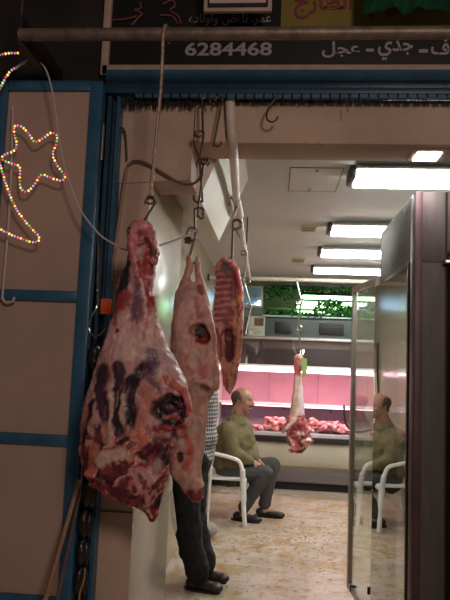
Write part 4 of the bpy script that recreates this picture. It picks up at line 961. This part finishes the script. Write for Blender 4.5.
# open glass door on the side facing into the shop, swung about the near corner
hinge = Vector((fx-.004, fy1+.02, 0)); tip = Vector((.535, 4.12, 0)); dv = (tip-hinge).normalized(); W_ = (tip-hinge).length
zlo_, zhi_ = .115, 2.075
def door_box(a, b, z0, z1, th=.016, bev=.003):
    lo = Vector((a, -th, z0)); hi = Vector((b, th, z1)); mb = MB().box(lo, hi, bev); ang = math.atan2(dv.y, dv.x)
    bmesh.ops.transform(mb.bm, matrix=Matrix.Translation(hinge) @ Matrix.Rotation(ang, 4, 'Z'), verts=mb.bm.verts); return mb
def join(*mbs):
    a = mbs[0]
    for b in mbs[1:]:
        me = bpy.data.meshes.new('x'); b.bm.to_mesh(me); b.bm.free(); a.bm.from_mesh(me); bpy.data.meshes.remove(me)
    return a
Lm = Matrix.Translation(-fridge.location)
df = join(door_box(0, .025, zlo_, zhi_), door_box(W_-.035, W_, zlo_, zhi_), door_box(.025, W_-.035, zlo_, zlo_+.04), door_box(.025, W_-.035, zhi_-.035, zhi_)).mesh()
df.transform(Lm); dfo = mesh_obj('glass_door', df, bone, fridge)
dg_ = door_box(.02, W_-.03, zlo_+.03, zhi_-.03, .003, 0).mesh(); dg_.transform(Lm); mesh_obj('door_pane', dg_, glass_r, dfo)
for dh in (door_box(.06, .075, zlo_+.14, zlo_+.18, .02).mesh(), door_box(W_-.12, W_-.10, zlo_+.01, zlo_+.05, .02).mesh()):
    dh.transform(Lm); mesh_obj('door_clip', dh, black, dfo)

# ------------------------------------------------------------------ people
skin = mat('skin', S((160,114,96)), .5, var=.08, scale=20)
hair = mat('dark_hair', S((52,42,38)), .8, var=.3, scale=60, bump=.5, bscale=200)
def V(*a): return Vector(a)
def oriented(center, fd, up=V(0, 0, 1)):
    f_ = fd.normalized(); s_ = up.cross(f_).normalized(); u_ = f_.cross(s_)   # s_ = left of the face
    Mx = Matrix((f_, s_, u_)).transposed()
    return (lambda x, y_, z: Vector(center)+Mx @ V(x, y_, z)), Mx
def head_prims(mb, c, fd, up, k=1.0):
    Lp, Mx = oriented(c, fd, up)
    e = lambda p, r: mb.ball(Lp(*[q*k for q in p]), tuple(q*k for q in r), Mx, 16, 12)
    e((-.012, 0, .025), (.098, .076, .085)); e((.022, 0, -.045), (.066, .058, .068)); e((.052, 0, -.088), (.026, .030, .022))
    e((.045, 0, -.02), (.045, .056, .045)); e((.074, 0, .030), (.018, .046, .012))
    mb.cap(Lp(.086*k, 0, .012*k), .008*k, Lp(.108*k, 0, -.022*k), .013*k, 8); e((.098, .012, -.026), (.010, .009, .008)); e((.098, -.012, -.026), (.010, .009, .008))
    e((.082, 0, -.056), (.014, .024, .007)); e((.080, 0, -.068), (.013, .020, .007))
    for s in (-1, 1):
        e((-.010, s*.078, -.005), (.018, .009, .032)); e((.055, s*.038, -.025), (.022, .018, .020))
    return Lp, Mx
def hand(mb, wrist, d, palm_n, curl=.5, s=1.0, side=1):
    d = d.normalized(); n = (palm_n - d*palm_n.dot(d)).normalized(); w = d.cross(n)*side
    pc_ = wrist+d*.05*s
    Mx = Matrix((d, w, n)).transposed(); mb.ball(pc_, (.048*s, .040*s, .016*s), Mx, 12, 8); mb.cap(wrist, .024*s, wrist+d*.03*s, .024*s, 10)
    for i, (o_, L) in enumerate(((-.030, .066), (-.010, .076), (.010, .071), (.030, .056))):
        p = wrist+d*.088*s+w*o_*s; dirn = d.copy(); r = .0095*s
        for j in range(3):
            dirn = (dirn+n*curl*.55).normalized(); q = p+dirn*L*s*(.42, .33, .25)[j]; mb.cap(p, r, q, r*.9, 8); p = q; r *= .9
    p = wrist+d*.03*s-w*.030*s; dirn = (d*.7-w*.7+n*.35).normalized(); r = .011*s
    for L in (.035, .028): q = p+dirn*L*s; mb.cap(p, r, q, r*.9, 8); p = q; dirn = (dirn+d*.4+w*.1).normalized()

# ---- seated man
YM = 6.15
def A(px, py, dy=0): p = at(px, py, YM); return V(p.x, YM+dy, p.z)
pelvis = A(229, 470, .0); chest = A(234, 436, .02); neckb = A(237.5, 414, .0); headc = A(243, 400, -.01)
shN, shF = A(229, 428, -.19), A(242, 428, .18)
elN, elF = A(235, 450, -.21), A(250, 451, .14)
wrN, wrF = A(252, 459, -.15), A(257, 460, .0)
hipN, hipF = A(230, 473, -.09), A(232, 472, .09)
knN, knF = A(266, 470, -.14), A(273, 466, .09)
anN, anF = A(243, 505, -.13), A(264, 506, .08)
toN, toF = A(256, 512, -.17), A(284, 511, .05)
# keep the feet on the floor
for v in (anN, anF): v.z = .105
for v in (toN, toF): v.z = .035
fdir = V(.93, -.30, -.12)
mb = MB(); Lp, Mx = head_prims(mb, headc, fdir, V(.12, -.02, 1), 1.12)
mb.cap(neckb-V(.01, 0, .04), .072, headc-V(.02, 0, .05), .064)
mb.cap(pelvis, .12, chest, .13); mb.cap(shN+V(0, .03, 0), .06, shF-V(0, .03, 0), .06)
for s, el, wr in ((shN, elN, wrN), (shF, elF, wrF)): mb.chain([(*s, .05), (*el, .042), (*wr, .028)])
hand(mb, wrN, V(.85, .45, -.35), V(.2, .6, -.8), .5, .95, 1); hand(mb, wrF, V(.75, -.55, -.35), V(.2, -.6, -.8), .5, .95, -1)
for h_, k_, a_ in ((hipN, knN, anN), (hipF, knF, anF)): mb.chain([(*h_, .075), (*k_, .05), (*a_, .038)])
for a_, t_ in ((anN, toN), (anF, toF)): mb.cap(a_-V(0, 0, .05), .034, a_.lerp(t_, .55)-V(0, 0, .01), .022)
me = remesh(mb, .0065, 3)
man = empty('person', (pelvis.x, YM, 0)); LM = Matrix.Translation(-man.location)
def wear(name, mb_or_me, m, parent=man, vox=None, sm=3, label=None, L=None, disp=0):
    me = remesh(mb_or_me, vox, sm) if vox else (mb_or_me.mesh() if isinstance(mb_or_me, MB) else mb_or_me)
    if disp:
        nr = [v.normal.copy() for v in me.vertices]
        for v, n_ in zip(me.vertices, nr): v.co += n_*disp*noise.fractal(Vector((v.co.x*9, v.co.y*9, v.co.z*13)), 1, 2, 2)
    me.transform(L or LM); o = mesh_obj(name, me, m, parent); me.name = name
    if label: o['label'] = label
    return o
body_o = wear('body', me, skin)
tag(man, 'seated balding person in an olive shirt and dark trousers on a white plastic chair', 'person')
# shirt
mb = MB()
mb.cap(pelvis+V(.02, 0, .04), .175, chest+V(.01, 0, -.04), .19); mb.ball(pelvis+V(.09, 0, .13), (.15, .17, .15))
mb.cap(shN+V(.0, .04, -.02), .10, shF-V(0, .04, .02), .10); mb.ball(chest+V(-.02, 0, -.02), (.19, .22, .19))
mb.cap(neckb-V(.01, 0, .09), .11, neckb-V(.01, 0, .03), .078)
for s, el, wr in ((shN, elN, wrN), (shF, elF, wrF)): mb.chain([(*s, .092), (*el, .072), (*(el.lerp(wr, .88)), .050)])
shirt_m = mat('olive_shirt', S((108,97,66)), .85, var=.2, scale=14, bump=.5, bscale=25)
so = wear('shirt', mb, shirt_m, vox=.008, sm=4, disp=.012)
cl = MB()
for s in (-1, 1):
    Lc, Mc = oriented(neckb+V(.005, 0, .0), fdir, V(0, 0, 1))
    cl.tube(crom([Lc(-.06, 0, .035), Lc(-.02, s*.062, .03), Lc(.045, s*.045, .0), Lc(.075, s*.012, -.03)], 5), [.010]*16, 8)
wear('collar', cl, shirt_m, so)
bt = MB()
for k in range(5):
    p = chest.lerp(pelvis, k*.22)+V(.165+.02*k*(k < 4), -.03, .0); bt.ball(p, .006, u=8, v=6)
wear('buttons', bt, mat('dark_button', S((60,52,40)), .4), so)
pk = MB().box(chest+V(.09, -.19, -.09), chest+V(.15, -.165, -.0), .004)
wear('cuff', MB().tube([elN.lerp(wrN, .84), elN.lerp(wrN, .96)], .046, 16).tube([elF.lerp(wrF, .84), elF.lerp(wrF, .96)], .046, 16), shirt_m, so)
# trousers
mb = MB()
mb.cap(hipN, .115, hipF, .115); mb.ball(pelvis+V(.02, 0, -.0), (.14, .17, .11))
for h_, k_, a_ in ((hipN, knN, anN), (hipF, knF, anF)):
    e_ = k_.lerp(a_, .93); mb.chain([(*h_, .10), (*k_, .074), (*(k_.lerp(a_, .5)), .068), (*e_, .062)])
tr_m = mat('dark_grey_trousers', S((62,60,60)), .8, var=.12, scale=10, bump=.4, bscale=22)
wear('trousers', mb, tr_m, vox=.008, sm=3, disp=.008)
def shoe(a_, t_, m, parent, L, size=1.0, nm='shoe'):
    d = V(t_.x-a_.x, t_.y-a_.y, 0); d.normalize(); s_ = V(-d.y, d.x, 0); Mx = Matrix((d, s_, V(0, 0, 1))).transposed()
    heel = V(a_.x, a_.y, 0)-d*.03; mb = MB()
    mb.ball(heel+V(0, 0, .045)+d*.01, (.055, .040, .042), Mx); mb.ball(heel+d*.12*size+V(0, 0, .036), (.10*size, .042, .036), Mx); mb.ball(heel+d*.19*size+V(0, 0, .033), (.065*size, .046, .033), Mx)
    up_ = remesh(mb, .006, 2)
    for v in up_.vertices: v.co.z = max(v.co.z, .012)
    up_.transform(L); so_ = mesh_obj(nm, up_, m, parent)
    sl = MB(); n = 20; pts = []
    for k in range(n):
        a = 2*PI*k/n; pts.append((heel+d*(.085*size)+d*math.cos(a)*.145*size+s_*math.sin(a)*.044)[:2])
    sl.prism([(p[0], p[1]) for p in pts], 2, .0, .016); ml = sl.mesh(); ml.transform(L); mesh_obj('sole', ml, black, so_)
shoe_m = mat('black_leather', S((28,26,27)), .45)
shoe(anN-V(.02, 0, 0), toN, shoe_m, man, LM); shoe(anF-V(.01, 0, 0), toF, shoe_m, man, LM)
# hair, brows, moustache, eyes
hb = MB()
for s in (-1, 1):
    hb.ball(Lp(-.050, s*.064, .030), (.062, .030, .058), Mx); hb.ball(Lp(-.005, s*.086, .015), (.024, .012, .036), Mx)
hb.ball(Lp(-.088, 0, .020), (.040, .072, .066), Mx); hb.ball(Lp(-.070, 0, -.045), (.036, .058, .036), Mx)
wear('hair', hb, mat('cropped_grey_hair', S((84,66,58)), .9, var=.35, scale=70, bump=.6, bscale=200), body_o, vox=.005, sm=2)
wear('moustache', MB().tube(crom([Lp(.082, -.030, -.054), Lp(.098, -.014, -.046), Lp(.101, 0, -.044), Lp(.098, .014, -.046), Lp(.082, .030, -.054)], 4), .0085, 8).ball(Lp(.078, 0, -.085), (.018, .024, .014), Mx), hair, body_o)
for s in (-1, 1):
    wear('eyebrow', MB().tube([Lp(.088, s*.012, .032), Lp(.086, s*.030, .036), Lp(.076, s*.044, .030)], .005, 6), hair, body_o)
    wear('eye', MB().ball(Lp(.078, s*.030, .012), .012, u=10, v=8), mat('eye_dark', S((60,48,44)), .2), body_o)

# ---- chair
cm = whitep
sx_, sy_ = pelvis.x-.01, YM; sh = .43
chp = []
seat = MB(); seat.box((sx_-.20, sy_-.27, sh-.03), (sx_+.19, sy_+.27, sh-.005), .01); seat.box((sx_+.17, sy_-.26, sh-.055), (sx_+.20, sy_+.26, sh-.01), .008)
chp.append(('seat', seat, cm))
bk = MB()
for k in range(6):
    yy = sy_-.16+k*.064; bk.tube(crom([(sx_-.20, yy*.9+sy_*.1, sh-.01), (sx_-.225, yy, sh+.15), (sx_-.25, yy+(yy-sy_)*.1, sh+.36)], 4), .012, 6)
bk.tube(crom([(sx_-.20, sy_-.22, sh), (sx_-.23, sy_-.23, sh+.2), (sx_-.255, sy_-.20, sh+.37), (sx_-.265, sy_, sh+.41), (sx_-.255, sy_+.20, sh+.37), (sx_-.23, sy_+.23, sh+.2), (sx_-.20, sy_+.22, sh)], 6), .017, 8)
chp.append(('backrest', bk, cm))
for s in (-1, 1):
    yy = sy_+s*.315
    chp.append(('armrest', MB().tube(crom([(sx_-.235, yy-s*.09, sh+.24), (sx_-.18, yy-s*.02, sh+.235), (sx_+.02, yy, sh+.20), (sx_+.12, yy, sh+.165), (sx_+.16, yy, sh+.08)], 6), [.020]*25, 8), cm))
    chp.append(('leg', MB().tube(crom([(sx_+.16, yy, sh+.09), (sx_+.165, yy-s*.03, sh-.02), (sx_+.18, yy-s*.02, .2), (sx_+.20, yy, 0)], 5), [.026]*6+[.030]*4+[.022]*6, 8), cm))
    chp.append(('leg', MB().tube(crom([(sx_-.19, yy-s*.08, sh), (sx_-.22, yy-s*.05, .2), (sx_-.25, yy-s*.02, 0)], 5), [.024]*5+[.02]*6, 8), cm))
group_thing('plastic_chair', (sx_, sy_, 0), chp, 'white plastic armchair that the olive shirted person is sitting on', 'chair')

# ---- standing man, hidden behind the lamb from the hips up
YT = 4.25
def T(px, py, dy=0, Y=YT): p = at(px, py, Y); return V(p.x, Y+dy, p.z)
fd2 = V(1, -.12, 0)
hipc = V(-.535, YT, .92)
chest2 = V(-.525, YT, 1.27); nk = V(-.50, YT, 1.45); hd = V(-.47, YT, 1.585)
mb = MB(); Lp2, Mx2 = head_prims(mb, hd, fd2, V(.05, 0, 1), .98)
mb.cap(nk-V(0, 0, .05), .06, hd-V(.02, 0, .05), .055); mb.cap(hipc, .11, chest2, .125); s2N, s2F = V(-.525, YT-.18, 1.38), V(-.525, YT+.18, 1.38)
mb.cap(s2N, .055, s2F, .055)
e2N, e2F = V(-.56, YT-.22, 1.12), V(-.55, YT+.23, 1.12); w2N, w2F = V(-.47, YT-.14, .99), V(-.45, YT+.12, .99)
mb.chain([(*s2N, .05), (*e2N, .042), (*w2N, .028)]); mb.chain([(*s2F, .05), (*e2F, .042), (*w2F, .028)])
hand(mb, w2N, V(.3, .9, -.1), V(-.9, .2, 0), .4, .95, 1); hand(mb, w2F, V(.3, -.9, -.1), V(-.9, -.2, 0), .4, .95, -1)
h2N, h2F = V(-.56, YT-.09, .90), V(-.545, YT+.09, .90); k2N, k2F = V(-.55, YT-.10, .48), V(-.535, YT+.10, .48)
a2N, a2F = T(196, 580, 0, YT-.05), T(203, 571, 0, YT+.13); a2N.z = a2F.z = .10
t2N, t2F = a2N+V(.15, -.03, -.07), a2F+V(.14, -.02, -.07)
mb.chain([(*h2N, .078), (*k2N, .052), (*a2N, .038)]); mb.chain([(*h2F, .078), (*k2F, .052), (*a2F, .038)])
for a_, t_ in ((a2N, t2N), (a2F, t2F)): mb.cap(a_-V(0, 0, .05), .036, t_, .026)
man2 = empty('person', (-.46, YT, 0)); L2 = Matrix.Translation(-man2.location)
b2 = wear('body', remesh(mb, .007, 3), skin, man2, L=L2)
tag(man2, 'standing person in a checked shirt and black trousers mostly hidden behind the lamb', 'person')
# checked shirt
cm_ = bpy.data.materials.new('checked_cloth'); cm_.use_nodes = True; nt = cm_.node_tree; bs = nt.nodes['Principled BSDF']; bs.inputs['Roughness'].default_value = .85
tc = nt.nodes.new('ShaderNodeTexCoord'); sp_ = nt.nodes.new('ShaderNodeSeparateXYZ'); nt.links.new(tc.outputs['Object'], sp_.inputs[0])
sm_ = nt.nodes.new('ShaderNodeMath'); sm_.operation = 'ADD'; nt.links.new(sp_.outputs['X'], sm_.inputs[0]); nt.links.new(sp_.outputs['Y'], sm_.inputs[1])
masks = []
for src in (sm_.outputs[0], sp_.outputs['Z']):
    a_ = nt.nodes.new('ShaderNodeMath'); a_.operation = 'MULTIPLY'; a_.inputs[1].default_value = 38; nt.links.new(src, a_.inputs[0])
    b_ = nt.nodes.new('ShaderNodeMath'); b_.operation = 'FRACT'; nt.links.new(a_.outputs[0], b_.inputs[0])
    c_ = nt.nodes.new('ShaderNodeMath'); c_.operation = 'LESS_THAN'; c_.inputs[1].default_value = .28; nt.links.new(b_.outputs[0], c_.inputs[0]); masks.append(c_)
mxm = nt.nodes.new('ShaderNodeMath'); mxm.operation = 'MAXIMUM'; nt.links.new(masks[0].outputs[0], mxm.inputs[0]); nt.links.new(masks[1].outputs[0], mxm.inputs[1])
mixc = nt.nodes.new('ShaderNodeMix'); mixc.data_type = 'RGBA'; mixc.inputs[6].default_value = (*S((30, 30, 38)), 1); mixc.inputs[7].default_value = (*S((190, 186, 186)), 1)
nt.links.new(mxm.outputs[0], mixc.inputs[0]); nt.links.new(mixc.outputs[2], bs.inputs['Base Color'])
mb = MB(); mb.cap(hipc+V(0, 0, -.02), .145, chest2, .155); mb.ball(hipc+V(.03, 0, .10), (.14, .165, .14)); mb.cap(s2N+V(0, .03, -.02), .08, s2F-V(0, .03, .02), .08); mb.cap(nk-V(0, 0, .06), .08, nk-V(0, 0, .02), .068)
mb.ball(chest2, (.145, .185, .17)); mb.cap(hipc-V(0, .05, .05), .135, hipc-V(0, -.05, .05), .135)
mb.chain([(*s2N, .072), (*e2N, .060), (*(e2N.lerp(w2N, .85)), .045)]); mb.chain([(*s2F, .072), (*e2F, .060), (*(e2F.lerp(w2F, .85)), .045)])
wear('shirt', mb, cm_, man2, .009, 4, L=L2, disp=.008)
mb = MB(); mb.cap(hipc-V(0, .06, .07), .135, hipc-V(0, -.06, .07), .13)
for h_, k_, a_ in ((h2N, k2N, a2N), (h2F, k2F, a2F)): mb.chain([(*h_, .115), (*k_, .098), (*(k_.lerp(a_, .6)), .086), (*(a_+V(.01, 0, .02)), .086), (*(a_+V(.015, 0, -.01)), .066)])
wear('trousers', mb, mat('black_trousers', S((10,10,11)), .85, var=.15, scale=9, bump=.5, bscale=18), man2, .009, 3, L=L2, disp=.01)
sh2 = mat('dark_brown_leather', S((44,34,32)), .4)
shoe(a2N, t2N, sh2, man2, L2, .88); shoe(a2F, t2F, sh2, man2, L2, .88)
wear('hair', MB().ball(Lp2(-.03, 0, .04), (.092, .080, .078), Mx2).ball(Lp2(-.07, 0, -.01), (.045, .066, .06), Mx2), hair, b2, .006, 2, L=L2)
for s in (-1, 1): wear('eye', MB().ball(Lp2(.076, s*.030, .012), .012, u=10, v=8), MATS['eye_dark'], b2, L=L2)
# pale cloth strip behind the legs, and white pole near his back
bm_ = MB().prism([(at(170, 492, 4.05).x, at(170, 492, 4.05).z), (at(173, 490, 4.05).x, at(173, 490, 4.05).z), (at(177.5, 528, 4.05).x, at(177.5, 528, 4.05).z), (at(175.5, 535, 4.05).x, at(175.5, 535, 4.05).z), (at(172, 520, 4.05).x, at(172, 520, 4.05).z)], 1, 4.02, 4.035)
wear('apron_tie', bm_, mat('pale_cloth', S((206,200,190)), .85), man2, L=L2, label='pale hanging apron tie')
p0 = at(217.5, 376, 5.4); p1 = at(211, 470, 5.4); d = (p1-p0).normalized(); p1 = p0+d*(p0.z/(-d.z))
group_thing('mop', p1, [('handle', MB().tube([p0, p1+V(0, 0, .12)], .012, 10), whitep), ('mop_head', MB().ball(p1+V(0, 0, .07), (.10, .08, .068)), mat('grey_mop_yarn', S((150,145,138)), .9, bump=1, bscale=60))], 'white pole handled mop standing between the checked shirt and the seated person', 'mop')

# ------------------------------------------------------------------ scraps on the floor
random.seed(21); scr = bmesh.new()
for i in range(420):
    if i < 220: x = random.gauss(.35, .35); yv = random.gauss(5.5, .35)
    else: x = random.uniform(-.6, .9); yv = random.uniform(4.0, 7.3)
    if x < LW+.05 or x > 2.3 or yv > 7.3: continue
    s = random.uniform(.004, .016); a = random.uniform(0, 6.3)
    c_ = V(x, yv, .0015+random.random()*.003)
    vs = [scr.verts.new(c_+V(math.cos(a+q)*s*(1.6 if j % 2 else .6), math.sin(a+q)*s*(1.6 if j % 2 else .6), .001*(j % 2))) for j, q in enumerate((0, 1.6, 3.1, 4.7))]
    scr.faces.new(vs)
bmesh.ops.solidify(scr, geom=scr.faces[:], thickness=-.001)
me = bpy.data.meshes.new('sawdust'); scr.to_mesh(me); scr.free()
tag(mesh_obj('sawdust', me, mat('straw_sawdust', S((168,138,92)), .9, var=.5, scale=2)), 'scattered straw coloured sawdust on the shop floor', 'sawdust', kind='stuff')

# ------------------------------------------------------------------ light outside
w = bpy.data.worlds.new('night'); w.use_nodes = True; bpy.context.scene.world = w
w.node_tree.nodes['Background'].inputs[0].default_value = (1, .80, .70, 1); w.node_tree.nodes['Background'].inputs[1].default_value = .05
def area(loc, target, size, energy, color):
    ld = bpy.data.lights.new('added_front_light', 'AREA'); ld.size = size; ld.energy = energy; ld.color = color
    lo = bpy.data.objects.new('added_front_light', ld); C.objects.link(lo); lo.location = loc
    lo.rotation_euler = (Vector(target)-Vector(loc)).to_track_quat('-Z', 'Y').to_euler(); return lo
area((1.0, -1.6, 2.8), (-.3, 2.4, 1.5), .5, 40, (1, .79, .68))  # unseen warm area light, added to brighten the shop front

sc = bpy.context.scene
sc.view_settings.view_transform = 'Standard'; sc.view_settings.look = 'None'; sc.view_settings.gamma = 1; sc.view_settings.use_curve_mapping = False
sc.view_settings.exposure = 0
